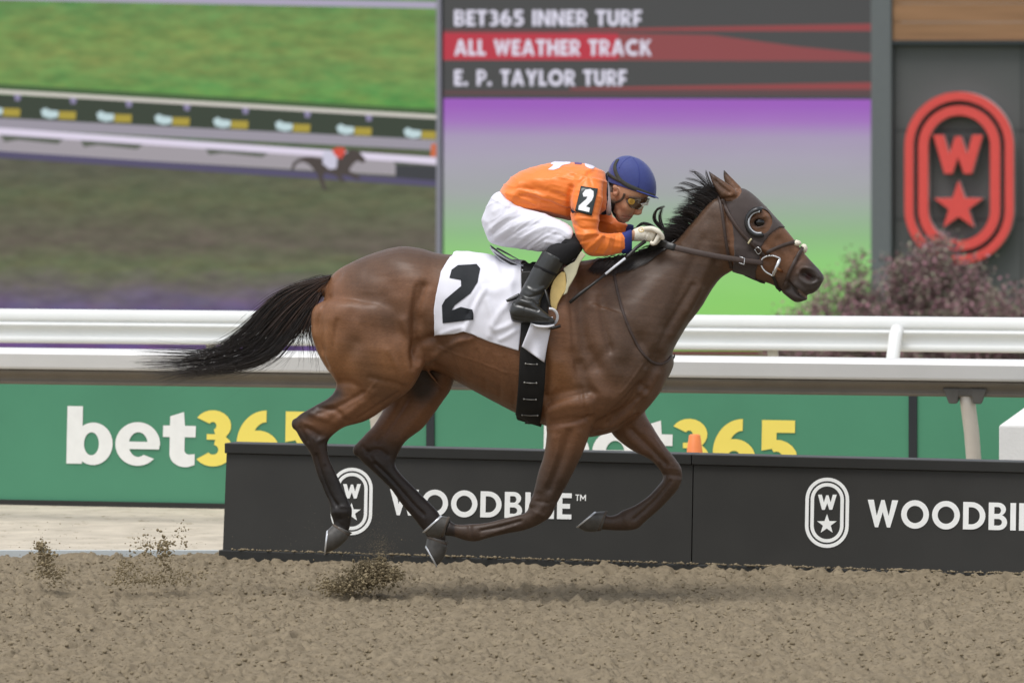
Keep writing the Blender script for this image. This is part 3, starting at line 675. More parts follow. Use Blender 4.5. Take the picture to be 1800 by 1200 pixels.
# ---------------------------------------------------------------- shrubs in front of the wall
leafm = [mat('leaf_purple', lin('#987078'), .7, .2, var=.3, vscale=5), mat('leaf_plum', lin('#7d6a65'), .7, .3, var=.3, vscale=5), mat('leaf_green', lin('#86826f'), .7, .3, var=.3, vscale=5)]
twig = mat('twig', lin('#5d5148'), .8, .2)
def shrub(px, d, rad, ztop, zbase, n, label, seed):
    rg = np.random.default_rng(seed); x0 = (px-900)*d/FPX; y0 = d-DIST
    r = thing('smoke_bush', label, 'shrub', (x0, y0, zbase), 'purple leaved shrubs')
    H = ztop-zbase; tips = []; b = MB()
    for k in range(42):
        a = rg.uniform(0, 2*math.pi); q = rg.random()**.6; hh = H*(1.02-.42*q*q)*rg.uniform(.78, 1.0)
        e = np.array([rad*q*math.cos(a), rad*q*math.sin(a)*.8, hh]); p0 = np.array([.12*math.cos(a), .12*math.sin(a), 0]); mid = (p0+e)/2+np.array([0, 0, .12*H])
        pth = [(1-t)**2*p0+2*t*(1-t)*mid+t*t*e for t in np.linspace(0, 1, 7)]
        b.tube([np.array((x0, y0, zbase))+p for p in pth], np.linspace(.018, .004, 7), 5); tips.append(pth)
    b.build('stems', twig, r, True)
    for kind in range(3):
        m = int(n*(.38, .32, .30)[kind]); T = rg.integers(0, len(tips), m); tt = .3+.72*rg.random(m)**.6
        pos = np.array([tips[i][min(6, int(t*6))]*(1-(t*6 % 1))+tips[i][min(6, int(t*6)+1)]*(t*6 % 1) for i, t in zip(T, tt)])
        pos = pos+rg.normal(0, .085, pos.shape)*np.array([1, 1, .8])+np.array((x0, y0, zbase))
        u = rg.normal(size=(m, 3)); u /= np.linalg.norm(u, axis=1)[:, None]; w = np.cross(u, rg.normal(size=(m, 3))); w /= np.linalg.norm(w, axis=1)[:, None]
        s_ = rg.uniform(.012, .030, (m, 1)); V = np.stack([pos-u*s_, pos+w*s_*.6, pos+u*s_, pos-w*s_*.6], 1).reshape(-1, 3)
        part('leaves', V, np.arange(4*m).reshape(-1, 4), leafm[kind], r, False, kind='stuff')
shrub(1640, 62, 1.10, CAMH-(415-YH)*62/FPX, -2.4, 62000, 'broad purple leaved shrub directly under the red wall sign', 1)
shrub(1495, 60, .80, CAMH-(440-YH)*60/FPX, -2.3, 24000, 'purple shrub with tall loose twigs before the screen corner', 2)
shrub(1390, 58, .42, CAMH-(520-YH)*58/FPX, -2.2, 3500, 'low sparse shrub in front of the green screen', 3)
shrub(1790, 61, .75, CAMH-(478-YH)*61/FPX, -2.4, 20000, 'purple shrub at the right edge, rightmost of the row', 4)
# ================================================================ the horse
torso = [(578,492,560,560,18),(588,479,562,590,44),(608,466,580,625,70),(640,451,615,650,90),(675,439,660,655,102),(708,433,708,655,108),(740,437,745,650,106),(775,446,775,655,104),(830,449,822,681,110),(890,458,880,712,116),(940,464,930,737,116),(990,462,970,752,106),(1040,457,1020,768,94),(1085,460,1065,763,84),(1120,490,1100,748,76),(1150,545,1133,723,66),(1172,592,1160,690,48),(1182,622,1174,664,24),(1185,638,1181,650,6)]
neck = [(985,480,1050,700,70),(1030,458,1110,690,80),(1075,452,1160,660,80,0,.15),(1115,447,1186,610,66,0,.15),(1152,438,1206,575,52,0,.1),(1187,421,1233,540,44),(1218,388,1252,508,40),(1245,358,1268,488,37),(1270,341,1284,478,35)]
head = [(1268,352,1268,440,20),(1284,340,1278,470,32),(1303,332,1292,478,37,0,.05),(1322,342,1310,483,38,0,.0),(1342,361,1326,490,37,0,-.1),(1362,382,1342,495,33,0,-.15),(1381,403,1356,500,27,0,-.1),(1398,424,1370,507,23),(1415,446,1385,512,21),(1430,463,1398,516,22),(1441,475,1412,518,22),(1447,483,1428,516,19),(1449,490,1438,509,12)]
lip = [(1374,498,1374,514,12),(1386,504,1387,524,15),(1397,508,1398,531,15),(1409,515,1410,530,14),(1420,521,1420,526,9)]
near_hind = [(625,515,740,500,18,-28),(556,535,768,535,52,-52),(547,577,762,590,54,-54),(554,610,752,628,52,-56),(570,642,740,654,47,-56),(590,672,724,682,39,-54),(582,695,692,707,31,-50),(553,713,646,738,24,-46),(525,730,602,752,19,-42),(517,747,578,773,17,-40),(529,773,576,788,16,-40),(546,797,578,803,13,-40),(557,830,589,828,12,-40),(570,862,602,856,12,-39),(579,884,614,882,14,-38),(581,902,619,897,15,-38),(586,918,616,922,13,-37),(586,926,611,938,13,-36)]
far_hind = [(610,560,800,560,46,52),(640,630,804,640,46,54),(660,675,795,678,41,54),(676,708,778,706,34,52),(660,743,745,750,26,48),(640,765,714,775,20,44),(625,784,699,800,17,42),(632,806,695,815,16,41),(660,833,703,830,13,40),(686,858,723,851,12,40),(707,887,745,873,12,39),(728,912,768,896,14,38),(742,930,778,916,14,37),(749,941,783,940,13,36),(752,948,783,952,13,36)]
near_fore = [(985,520,1130,560,36,-52),(962,590,1150,620,42,-54),(955,650,1135,665,42,-56),(953,702,1092,716,42,-55),(960,748,1046,742,37,-52),(960,774,1034,772,31,-49),(955,802,1024,797,27,-46),(946,830,1010,826,23,-44),(939,860,993,858,19,-42),(931,884,978,886,18,-41),(925,899,965,910,18,-41),(908,905,928,930,15,-41),(880,912,893,937,12,-41),(855,918,862,944,12,-41),(832,920,838,951,14,-41),(816,921,817,949,14,-41),(800,920,798,943,13,-41),(790,913,780,941,14,-41)]
far_fore = [(1040,640,1160,650,36,48),(1055,715,1150,695,40,52),(1073,757,1134,722,36,50),(1090,776,1149,752,30,47),(1114,793,1168,781,24,44),(1142,807,1188,807,20,42),(1160,826,1199,827,18,41),(1165,841,1196,852,18,41),(1154,856,1179,875,15,41),(1137,873,1159,895,12,41),(1113,889,1134,917,12,41),(1093,897,1118,930,14,41),(1085,903,1092,932,14,41),(1070,906,1068,931,13,41),(1062,902,1053,930,13,41)]
ear_n = [(1272,354,1290,352,9,-17),(1264,343,1297,340,13,-18),(1255,328,1284,326,10,-19),(1248,311,1261,311,6,-19),(1244,299,1246,300,2,-18)]
ear_f = [(1283,345,1306,341,13,17),(1281,335,1304,331,13,18),(1273,318,1291,317,9,19),(1271,306,1280,306,5,19),(1271,298,1274,299,2,18)]
dock = [(600,500,592,530,20),(575,489,565,520,16),(552,500,545,520,11),(530,512,526,526,8)]
sheath = [(742,640,760,665,20),(752,650,775,680,18),(765,668,780,684,10)]
parts = [loft(torso, 6, 40, 2.25), loft(neck, 6, 36, 2.2), loft(head, 6, 32, 2.3), loft(lip, 5, 20), loft(ear_n, 5, 18), loft(ear_f, 5, 18), loft(dock, 5, 18), loft(sheath, 4, 18)]
parts += [loft(x, 6, 28, 2.15) for x in (near_hind, far_hind, near_fore, far_fore)]
# inner bones and tendons that show under the skin
for hk, w in (((521,745),-40), ((629,791),42)): parts.append(ball(*hk, w, 9, 11, 9))
HV, HQ = fuse(parts, .0056, 6, 8)
musc = [
 # hindquarter: valley in front of the thigh, hip, hamstring grooves
 ([(760,500),(748,540),(744,585),(742,625)], 9, -7, 'b'), ([(742,615),(752,600),(775,592)], 8, -5, 'b'),
 ([(748,640),(775,622),(815,598),(845,590)], 6, 3.5, 'b'), ([(700,455),(735,470),(755,495)], 20, 2.6, 'b'),
 ([(690,520),(705,545),(712,580)], 18, -4, 'b'), ([(655,520),(640,545)], 16, -3, 'b'),
 ([(600,480),(585,510),(575,560),(580,610)], 10, -3.5, 'b'), ([(592,500),(575,540),(565,585)], 10, 2, 'b'),
 ([(640,600),(620,640),(625,690)], 16, -4, 'b'), ([(600,560),(590,600),(605,650)], 14, 2.5, 'b'),
 ([(725,560),(735,600),(733,645)], 10, 4, 'b'), ([(726,660)], 14, 4, 'n'), ([(690,610),(700,650)], 18, 2.5, 'b'),
 ([(650,663),(690,672),(715,680)], 5, -2, 'n'), ([(598,672),(625,678),(640,700)], 7, -3, 'n'),
 ([(560,716),(590,722),(610,740)], 5, -3, 'n'), ([(545,726),(575,736)], 5, 2, 'n'), ([(655,690),(620,720),(590,742)], 7, 2.5, 'n'), ([(640,690),(600,712),(560,727)], 5, -2.5, 'n'),
 ([(541,752),(560,764)], 5, -3, 'n'), ([(530,740),(545,748)], 5, 1.5, 'n'), ([(560,775),(571,770)], 4, 2, 'n'),
 ([(556,800),(566,835),(580,870),(592,888)], 3.2, -3.2, 'n'), ([(548,805),(560,840),(573,872)], 2.6, 1.8, 'n'), ([(590,900),(606,900)], 6, 1.5, 'n'), ([(592,915),(600,925)], 5, -2, 'n'),
 # far hind
 ([(770,690),(730,735),(700,775)], 9, 3, 'n', (10,120)), ([(715,700),(690,740),(665,775)], 6, -3, 'n', (10,120)), ([(645,795),(665,790),(680,800)], 4, -2.5, 'n', (10,120)), ([(660,815),(690,845),(725,885),(745,905)], 3, -3, 'n', (10,120)),
 # flank and ribs
 ([(755,560),(770,590),(790,610)], 14, -5, 'b'), ([(770,640),(790,655),(815,668)], 10, -4, 'b'),
 *[([(800+26*i,600+6*i),(812+26*i,640+9*i),(806+26*i,672+10*i)], 5, -1.1, 'b') for i in range(5)],
 # shoulder, arm and breast
 ([(965,590),(975,640),(968,690)], 8, -5, 'b'), ([(1018,470),(1030,530),(1040,590),(1062,640)], 12, -4.5, 'b'), ([(1000,480),(1008,540),(1018,600)], 12, 2.5, 'b'),
 ([(1062,520),(1060,580),(1085,640),(1110,660)], 16, 3, 'b'), ([(965,700),(990,690),(1020,685),(1045,690)], 8, -3, 'n'), ([(968,720),(1000,710),(1035,708)], 12, 4.5, 'n'), ([(970,742),(1000,737),(1040,735)], 6, -3, 'n'),
 ([(1020,640),(1028,670),(1046,700),(1048,735)], 9, -4, 'n'), ([(985,640),(1000,660)], 18, 4, 'n'),
 ([(1130,690),(1110,715),(1085,738),(1060,752)], 7, 3.5, 'n'), ([(1125,675),(1100,700),(1075,728)], 6, -4, 'n'), ([(1125,690)], 8, 3.5, 'n'), ([(1165,620),(1150,660),(1130,690)], 7, -3.5, 'b'), ([(1160,655),(1142,690)], 8, 3, 'b'),
 ([(1140,590),(1110,660)], 14, -2, 'b'), ([(1050,690),(1080,700),(1100,690)], 14, 2.5, 'n'),
 # neck
 ([(1240,420),(1222,460),(1198,520),(1180,570)], 11, -2.8, 'b'), ([(1255,450),(1235,495),(1210,545),(1192,585)], 8, 2.5, 'b'), ([(1200,430),(1150,480),(1100,530)], 22, -3, 'b'), ([(1190,440),(1140,520),(1110,600)], 20, 1.5, 'b'),
 ([(1258,385),(1262,420),(1266,455)], 11, -2.4, 'b'), ([(1258,355),(1235,385),(1200,425)], 6, 2, 'b'), ([(1100,560),(1130,600)], 12, -3, 'b'),
 # forearm, knee, cannon
 ([(1000,760),(985,810),(965,860)], 6, -3, 'n', (-200,0)), ([(1018,760),(1005,800),(988,840)], 8, 2.5, 'n', (-200,0)), ([(975,770),(965,820),(950,860)], 8, 2.2, 'n', (-200,0)), ([(985,862),(975,880)], 5, -2, 'n', (-200,0)),
 ([(955,888),(942,906)], 6, 2, 'n', (-200,0)), ([(935,886),(938,878)], 5, 2.5, 'n', (-200,0)), ([(915,915),(880,925),(845,932)], 2.8, -3, 'n', (-200,0)), ([(905,924),(870,935),(845,944)], 2.6, 1.6, 'n', (-200,0)), ([(826,925),(828,945)], 4, 1.8, 'n', (-200,0)),
 ([(1110,755),(1140,785),(1170,815)], 5, -3.5, 'n', (0,200)), ([(1135,760),(1160,790),(1182,815)], 6, 2, 'n', (0,200)), ([(1100,765),(1130,795)], 6, 2, 'n', (0,200)), ([(1166,834),(1195,836)], 4, -2, 'n', (0,200)), ([(1178,845),(1150,880),(1115,912)], 3, -2.5, 'n', (0,200)), ([(1100,910),(1105,925)], 5, 1.5, 'n', (0,200)),
 # head: cheek, facial crest, eye socket, nostril, mouth
 ([(1300,440),(1315,462)], 14, 4, 'b'), ([(1330,425),(1352,440),(1368,452)], 4, 3.5, 'b'), ([(1326,440),(1350,458)], 7, -3, 'b'), ([(1340,372),(1350,382)], 6, 3, 'b'), ([(1333,376),(1345,382)], 4, 3.5, 'b'), ([(1334,392)], 9, -2.4, 'b'), ([(1323,388),(1330,382),(1342,384)], 2.4, 2.4, 'b'), ([(1323,396),(1333,400),(1345,397)], 2.4, 2, 'b'), ([(1375,420),(1400,455)], 9, -3, 'b'),
 ([(1415,479),(1422,483),(1430,488)], 6.5, -10, 'b'), ([(1405,480),(1411,472),(1422,471),(1433,476),(1440,486)], 2.6, 2.6, 'b'), ([(1406,484),(1413,493),(1425,498),(1436,496)], 3.5, 1.4, 'b'), ([(1440,498),(1430,502)], 4, -1.5, 'b'),
 ([(1385,493),(1398,507),(1408,517),(1420,523)], 2.2, -5, 'b'), ([(1400,500),(1415,512)], 5, 2, 'b'), ([(1388,505),(1378,512)], 4, -2, 'b'),
 # ears: cup
 ([(1252,318),(1262,332),(1270,343)], 2.5, 1.2, 'n', (-60,0)), ([(1258,318),(1268,328),(1282,338)], 3, -3.5, 'n', (-60,0)), ([(1272,350),(1290,348)], 3, -2.5, 'n', (-60,0)),
]
musc = [(m[0], m[1]*.95, m[2]*(1.2 if m[0][0][0] < 1290 else 1.15), *m[3:]) for m in musc]
musc += [ # sharper creases and veins
 ([(1012,505),(1018,560),(1022,615),(1032,680),(1046,738)], 4, -3, 'b'), ([(1064,520),(1072,566),(1085,612)], 5, -3, 'b'), ([(1085,606),(1066,626),(1044,645)], 9, -2, 'b'), ([(1040,540),(1046,600)], 9, 3, 'b'), ([(1095,560),(1100,620)], 12, 3, 'b'),
 ([(963,709),(990,700),(1033,691)], 3.5, -3, 'n'), ([(964,748),(1000,744),(1042,735)], 3.5, -3, 'n'), ([(1137,683),(1105,712),(1068,743)], 3.5, -4, 'n'), ([(1120,728),(1085,748),(1046,762)], 3, -3, 'n'), ([(1110,722),(1075,748)], 5, 3, 'n'),
 ([(1222,500),(1195,550),(1168,600),(1146,640)], 5, -3, 'b'), ([(1235,505),(1212,545)], 6, 2.5, 'b'), ([(1130,640),(1110,668),(1090,690)], 2, 1.2, 'n'), ([(1155,600),(1148,640)], 2, 1.2, 'n'),
 ([(985,765),(978,800),(960,850)], 1.6, 1.3, 'n', (-200,0)), ([(968,690),(980,672),(985,650)], 1.6, 1.0, 'n'), ([(1150,770),(1172,805)], 1.6, 1.2, 'n', (0,200)),
 ([(748,500),(742,545),(741,600),(738,640)], 4, -3, 'b'), ([(700,610),(714,640),(722,668)], 5, 2.5, 'b'), ([(585,520),(572,560),(574,600),(590,640)], 4, -2.2, 'b'), ([(610,560),(602,610),(612,655)], 5, -2.2, 'b'), ([(660,475),(690,485),(712,505)], 14, -2, 'b'),
 ([(660,672),(640,695),(612,712)], 2, 1.4, 'n'), ([(700,690),(665,712),(630,735)], 3, -1.8, 'n'), ([(770,612),(800,622),(850,640),(890,655)], 2.2, 1.0, 'n'), ([(790,650),(840,668),(880,690)], 6, -1.6, 'n'),
 ([(552,770),(562,790),(570,815)], 2.5, 1.6, 'n'), ([(528,752),(540,775)], 3, -1.8, 'n'), ([(652,800),(672,818)], 3, 1.5, 'n', (10,120)), ([(638,785),(655,805)], 3, -2, 'n', (10,120)), ([(600,890),(612,890)], 3, 1.6, 'n'), ([(586,908),(598,912)], 3, -2, 'n'),
 ([(942,880),(962,884)], 3, -1.6, 'n', (-200,0)), ([(936,898),(956,906)], 3, 1.6, 'n', (-200,0)), ([(1170,822),(1190,824)], 3, 1.6, 'n', (0,200)), ([(1385,440),(1402,470)], 1.8, 1.0, 'n'), ([(1368,432),(1384,452)], 1.8, .9, 'n'), ([(1150,806),(1156,812)], 3, 2, 'n', (0,200)),
]
HV = sculpt(HV, HQ, musc); HV = relax(HV, HQ, 0, 3)
hn = normals(HV, HQ); HV = HV+hn*(.0016*(vnoise3(HV*9, 20)-.5))[:, None]*2
# coat colours: bay with black points
sx, sy = side_px(HV); ax, ay = proj(HV); hw_ = hframe(HV)[:, 1]*S
def sm(x, a, b): t = np.clip((x-a)/(b-a), 0, 1); return t*t*(3-2*t)
C = {k: np.array(lin(v)) for k, v in dict(brown='#765138', gold='#8f623c', dark='#4b392c', black='#221e1c', muzzle='#3f3733', belly='#624530').items()}
col = np.tile(C['brown'], (len(HV), 1))
def lay(c, m): global col; col = col*(1-m[:, None])+C[c]*m[:, None]
lay('gold', .55*np.exp(-(seg_dist(sx, sy, [(570,590),(600,640),(690,640)])/45)**2)); lay('gold', .45*np.exp(-(seg_dist(sx, sy, [(985,640),(1005,670)])/35)**2))
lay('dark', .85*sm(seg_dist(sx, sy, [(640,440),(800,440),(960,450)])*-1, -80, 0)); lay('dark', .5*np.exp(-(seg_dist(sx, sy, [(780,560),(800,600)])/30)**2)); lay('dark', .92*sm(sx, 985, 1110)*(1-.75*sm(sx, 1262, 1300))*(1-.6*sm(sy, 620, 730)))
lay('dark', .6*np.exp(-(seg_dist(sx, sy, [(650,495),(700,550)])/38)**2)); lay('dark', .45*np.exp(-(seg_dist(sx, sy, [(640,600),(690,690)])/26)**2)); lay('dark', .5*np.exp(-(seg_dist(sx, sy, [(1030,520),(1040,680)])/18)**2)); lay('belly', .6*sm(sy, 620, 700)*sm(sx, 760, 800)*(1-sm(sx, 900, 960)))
near = hw_ < 0
lay('black', .9*near*(ax < 650)*np.exp(-(seg_dist(ax, ay, [(505,745),(520,733),(556,716),(592,692)])/15)**2)); lay('black', near*(ax < 650)*.9*sm(ay-.25*(ax-560), 738, 775))
lay('black', sm(ay, 790, 850)*(ax < 800)*.95); lay('black', sm(ay, 735, 800)*(~near)*(ax < 800)*(1-sm(ax+.5*ay, 1100, 1150))*.9)
lay('black', .94*sm(ay, 775, 865)*(ax >= 800)); lay('dark', .6*sm(ay, 740, 830)*(ax >= 800))
lay('black', .9*(~near)*sm(seg_dist(ax, ay, [(745,600),(742,680)])*-1, -45, -10)*(ax < 800))
lay('muzzle', sm(.75*ax+.66*ay, 1338, 1385)*(ax > 1340)); lay('muzzle', .5*sm(ay, 470, 500)*(ax > 1270)*(ay < 535)); lay('black', .85*np.exp(-(np.hypot((ax-1334)/1.25, ay-391)/10)**4))
ears = (ay < 335) & (ax < 1305) & (ax > 1235); lay('black', .85*ears*(1-sm(ay, 297, 314))); lay('black', .8*ears*np.exp(-(seg_dist(ax, ay, [(1244,299),(1249,320),(1258,335),(1266,345)])/3)**2)); lay('black', .6*ears*np.exp(-(seg_dist(ax, ay, [(1271,299),(1271,314)])/2.5)**2))
red_n = np.exp(-(np.hypot(sx-1423, sy-485)/6)**4)*(sy > 470)*(sx > 1400); col = col*(1-red_n[:, None])+np.array(lin('#3a2320'))*red_n[:, None]
lip_l = np.exp(-(seg_dist(ax, ay, [(1404,511),(1412,518),(1420,524)])/1.8)**2)*.7; col = col*(1-lip_l[:, None])+np.array(lin('#a38b80'))*lip_l[:, None]
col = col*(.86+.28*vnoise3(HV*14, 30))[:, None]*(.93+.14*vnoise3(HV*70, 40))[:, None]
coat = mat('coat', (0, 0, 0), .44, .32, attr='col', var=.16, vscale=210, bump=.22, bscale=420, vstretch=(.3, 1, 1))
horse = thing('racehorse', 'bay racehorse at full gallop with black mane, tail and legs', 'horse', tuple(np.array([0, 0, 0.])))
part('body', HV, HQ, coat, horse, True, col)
HB = BVHTree.FromPolygons([tuple(p) for p in HV], [tuple(q) for q in HQ])
eye_m = mat('eye_black', lin('#0d0908'), .06, .4, coat=.25)
for w in (-31.5, 31.5):
    v, f = ball(1334.5, 391, w, 9.8, 7.8, 7.6, 14); part('eye', v, f, eye_m, horse)
# hooves with aluminium shoes
hoof_m = mat('hoof_horn', lin('#4b4844'), .42, .4, var=.22, vscale=40, bump=.25, bscale=90, vstretch=(1, 1, 1)); shoe_m = mat('shoe', lin('#cfd0d2'), .3, .5, metal=.5); band_m = mat('coronet', lin('#544b43'), .7, .2, var=.2, vscale=60)
def hoof(c1, c2, s1, s2, w):
    """c1 heel side / c2 toe side of the coronet, s1/s2 the same on the sole"""
    c1, c2, s1, s2 = map(np.array, (c1, c2, s1, s2)); rows = []
    for t, k in ((-.16, 13.2), (0, 15.2), (.12, 16), (.55, 18.6), (1, 20)):
        a = c1*(1-t)+s1*t; b_ = c2*(1-t)+s2*t; b_ = b_+(b_-a)/np.linalg.norm(b_-a)*6.0*math.sin(math.pi*max(t, 0)**.8); rows.append((*a, *b_, k, w))
    v, f = loft(rows, 3, 32, 2.2); h_ = part('hoof', v, f, hoof_m, horse)
    ax_ = (s1+s2-c1-c2)/2; L = np.linalg.norm(ax_); ax_ = ax_/L
    q1, q2 = s1+(s2-s1)*.0, s2+(s2-s1)*.03
    v, f = loft([(*(q1-ax_*1), *(q2-ax_*1), 20.6, w), (*(q1+ax_*1.2), *(q2+ax_*1.2), 20.8, w), (*(q1+ax_*3.0), *(q2+ax_*3.0), 20, w), (*(q1+ax_*3.1), *(q2+ax_*3.1), 12, w)], 2, 32, 2.2)
    part('horseshoe', v, f, shoe_m, h_)
    v, f = loft([(*(c1-(c2-c1)*.02-ax_*3), *(c2+(c2-c1)*.02-ax_*3), 13.4, w), (*(c1-(c2-c1)*.025), *(c2+(c2-c1)*.025), 15.5, w), (*(c1+ax_*1.5), *(c2+ax_*1.5), 15.2, w)], 3, 28, 2.2); part('coronet', v, f, band_m, h_)
hoof((585,922),(613,941),(576,931),(572,972),-36)
hoof((751,944),(785,957),(748,958),(768,994),36)
hoof((788,908),(776,942),(777,906),(746,935),-41)
hoof((1065,898),(1051,932),(1048,899),(1016,926),41)
# tail and mane: strands along guide curves
hair_m = mat('horse_hair', lin('#2e2723'), .38, .5, var=.4, vscale=30, vstretch=(1, 1, 1)); hair_b = mat('tail_root_hair', lin('#57443a'), .45, .45, var=.3, vscale=30)
def strands(guides, n, r, jit, wj, name, m, seed, k=16, sub=None, curl=0.0):
    rg = np.random.default_rng(seed); G = [crom(np.array(g, float), 6) for g in guides]
    rs = lambda g: np.stack([np.interp(np.linspace(0, 1, k), np.linspace(0, 1, len(g)), g[:, c]) for c in range(2)], 1)
    G = np.array([rs(g) for g in G]); V, F_ = [], []
    for i in range(n):
        u = rg.random()*(len(G)-1); a = int(min(u, len(G)-2)); t = u-a; g = G[a]*(1-t)+G[a+1]*t
        end = rg.uniform(.38, 1.04); s_ = np.linspace(0, min(end, 1), k); g = np.stack([np.interp(s_, np.linspace(0, 1, k), g[:, c]) for c in range(2)], 1)
        lump = math.floor(rg.random()*14)          # strands gather in locks
        rl = np.random.default_rng(seed*100+lump+a*14); off = rl.normal(0, 1, 2); f = np.linspace(0, 1, k)
        g = g+np.outer(f**1.6, off*jit*1.15)+np.outer(f*f, rg.normal(0, 1, 2)*jit*.6)+rg.normal(0, 1, 2)*jit*.22
        ph = rg.uniform(0, 6); g[:, 1] += curl*f*np.sin(ph+f*5); w = rg.normal(0, wj)*np.linspace(.6, 1, k)+rl.normal(0, wj)*f
        hair(V, F_, P(g[:, 0], g[:, 1], w), r*rg.uniform(.6, 1.3), 3)
    return part(name, np.concatenate(V), F_, m, horse)
tg = [[(580,486),(540,494),(500,510),(470,530),(440,560),(410,590),(370,615),(315,618),(248,612)],
      [(578,490),(545,502),(505,524),(475,552),(445,585),(405,612),(350,626),(295,628),(238,630)],
      [(574,496),(545,515),(510,545),(480,580),(450,612),(400,628),(350,634),(295,640),(242,640)],
      [(570,504),(546,530),(520,560),(495,595),(460,625),(410,642),(360,650),(310,655),(280,662)],
      [(566,512),(548,540),(530,570),(505,600),(470,630),(420,648),(380,650),(330,658),(290,672)]]
strands(tg, 1150, .0017, 7.5, 9, 'tail', hair_m, 11, 18)
strands([[(x-6, y-3) for x, y in tg[0]], tg[2], [(x+3, y+10) for x, y in tg[4]]], 90, .0008, 15, 12, 'tail_wisps', hair_m, 17, 18, curl=8)
strands([tg[0][:5], tg[1][:5], [(574,496),(545,515),(512,548),(490,575),(470,600)], [(568,505),(550,530),(530,562),(512,588)], [(563,513),(552,545),(545,570),(540,590)]], 650, .0019, 3.5, 10, 'tail_root', hair_b, 12, 12)
strands([[(562,515),(552,548),(545,580),(548,610),(556,630)], [(560,520),(540,560),(530,590),(532,620),(520,640)], [(556,520),(545,565),(552,595),(560,620),(550,645)]], 70, .0013, 8, 9, 'tail_wisps', hair_m, 13, 14, curl=6)
strands([[(520,570),(500,600),(470,630),(430,650)], [(540,575),(520,610),(490,640),(460,652)]], 26, .0010, 9, 9, 'tail_wisps', hair_m, 14, 14, curl=5)
# mane, streaming back off the crest
V, F_ = [], []; rg = np.random.default_rng(5); crest = crom(np.array([(1272,342),(1250,352),(1225,377),(1204,402),(1187,420),(1165,434),(1140,442),(1110,450),(1080,455),(1050,459)], float), 8)
for i in range(2000):
    u = rg.random()**1.0*(len(crest)-1); a = int(u); c = crest[min(a, len(crest)-2)]*(1-(u-a))+crest[min(a+1, len(crest)-1)]*(u-a); s_ = u/len(crest)
    L = np.interp(s_, [0, .1, .35, .5, .7, 1], [34, 38, 38, 36, 28, 18])*rg.uniform(.7, 1.0); lk = np.random.default_rng(500+int(u*1.3)); up = np.interp(s_, [0, .12, .4, .6, 1], [.62, .50, .22, .02, -.35])+lk.normal(0, .04)
    t = np.linspace(0, 1, 11); bend = rg.normal(.15, .10)+lk.normal(0, .06)
    dx = -L*(.72*t+.3*t*t); dy = -L*(up*t-bend*.5*t*t)-3*np.sin(t*math.pi)
    if s_ > .5: dy = dy+L*.2*t*t
    w = np.interp(s_, [0, .5, 1], [-4, -12, -38])*t+rg.normal(0, 5)+lk.normal(0, 5)*t
    hair(V, F_, P(c[0]+rg.normal(2, 3)+dx, c[1]+rg.normal(2, 3)+dy, w), .0021*rg.uniform(.6, 1.2), 3)
def lock(pts, n, r, j, w0=0):
    for i in range(n):
        g = crom(np.array(pts, float), 6); k = len(g); f = np.linspace(0, 1, k); g = g+np.outer(1-.5*f, rg.normal(0, j, 2)); hair(V, F_, P(g[:, 0], g[:, 1], w0+rg.normal(0, 4)), r*rg.uniform(.7, 1.2), 3)
lock([(1180,410),(1163,400),(1151,385),(1154,370),(1168,363)], 40, .002, 1.8); lock([(1175,412),(1163,396),(1160,380),(1164,366)], 22, .0018, 1.6)
lock([(1170,425),(1158,408),(1145,397),(1130,393),(1120,400),(1117,415)], 40, .002, 1.8); lock([(1168,422),(1150,410),(1138,412)], 12, .0015, 2)
for q in ([(1262,345),(1245,330),(1228,318),(1206,313)], [(1262,342),(1240,322),(1222,305),(1212,302)], [(1258,348),(1235,335),(1212,335),(1190,338)], [(1260,340),(1250,325),(1243,308),(1241,300)], [(1255,350),(1225,330),(1205,322),(1196,324)], [(1250,352),(1222,345),(1200,332),(1184,330)]): lock(q, 14, .0013, 3.2)
# near-side mane lying on the neck
for i in range(900):
    x = rg.uniform(1048, 1192); y = np.interp(x, [1048, 1080, 1110, 1140, 1165, 1192], [461, 457, 452, 444, 436, 419]); L = rg.uniform(14, 40)*np.interp(x, [1048, 1100, 1160, 1192], [.5, 1, 1, .6]); t = np.linspace(0, 1, 7)
    g = np.stack([x-L*.75*t-L*.2*t*t, y+2+L*.55*t+L*.3*t*t], 1); pts = []
    for a in g:
        p_, n_, ok = hit(HB, a[0], a[1]); pts.append(p_+n_*.006 if ok else P(a[0], a[1], -4))
    hair(V, F_, pts, .0020*rg.uniform(.6, 1.2), 3)
part('mane', np.concatenate(V), F_, hair_m, horse)
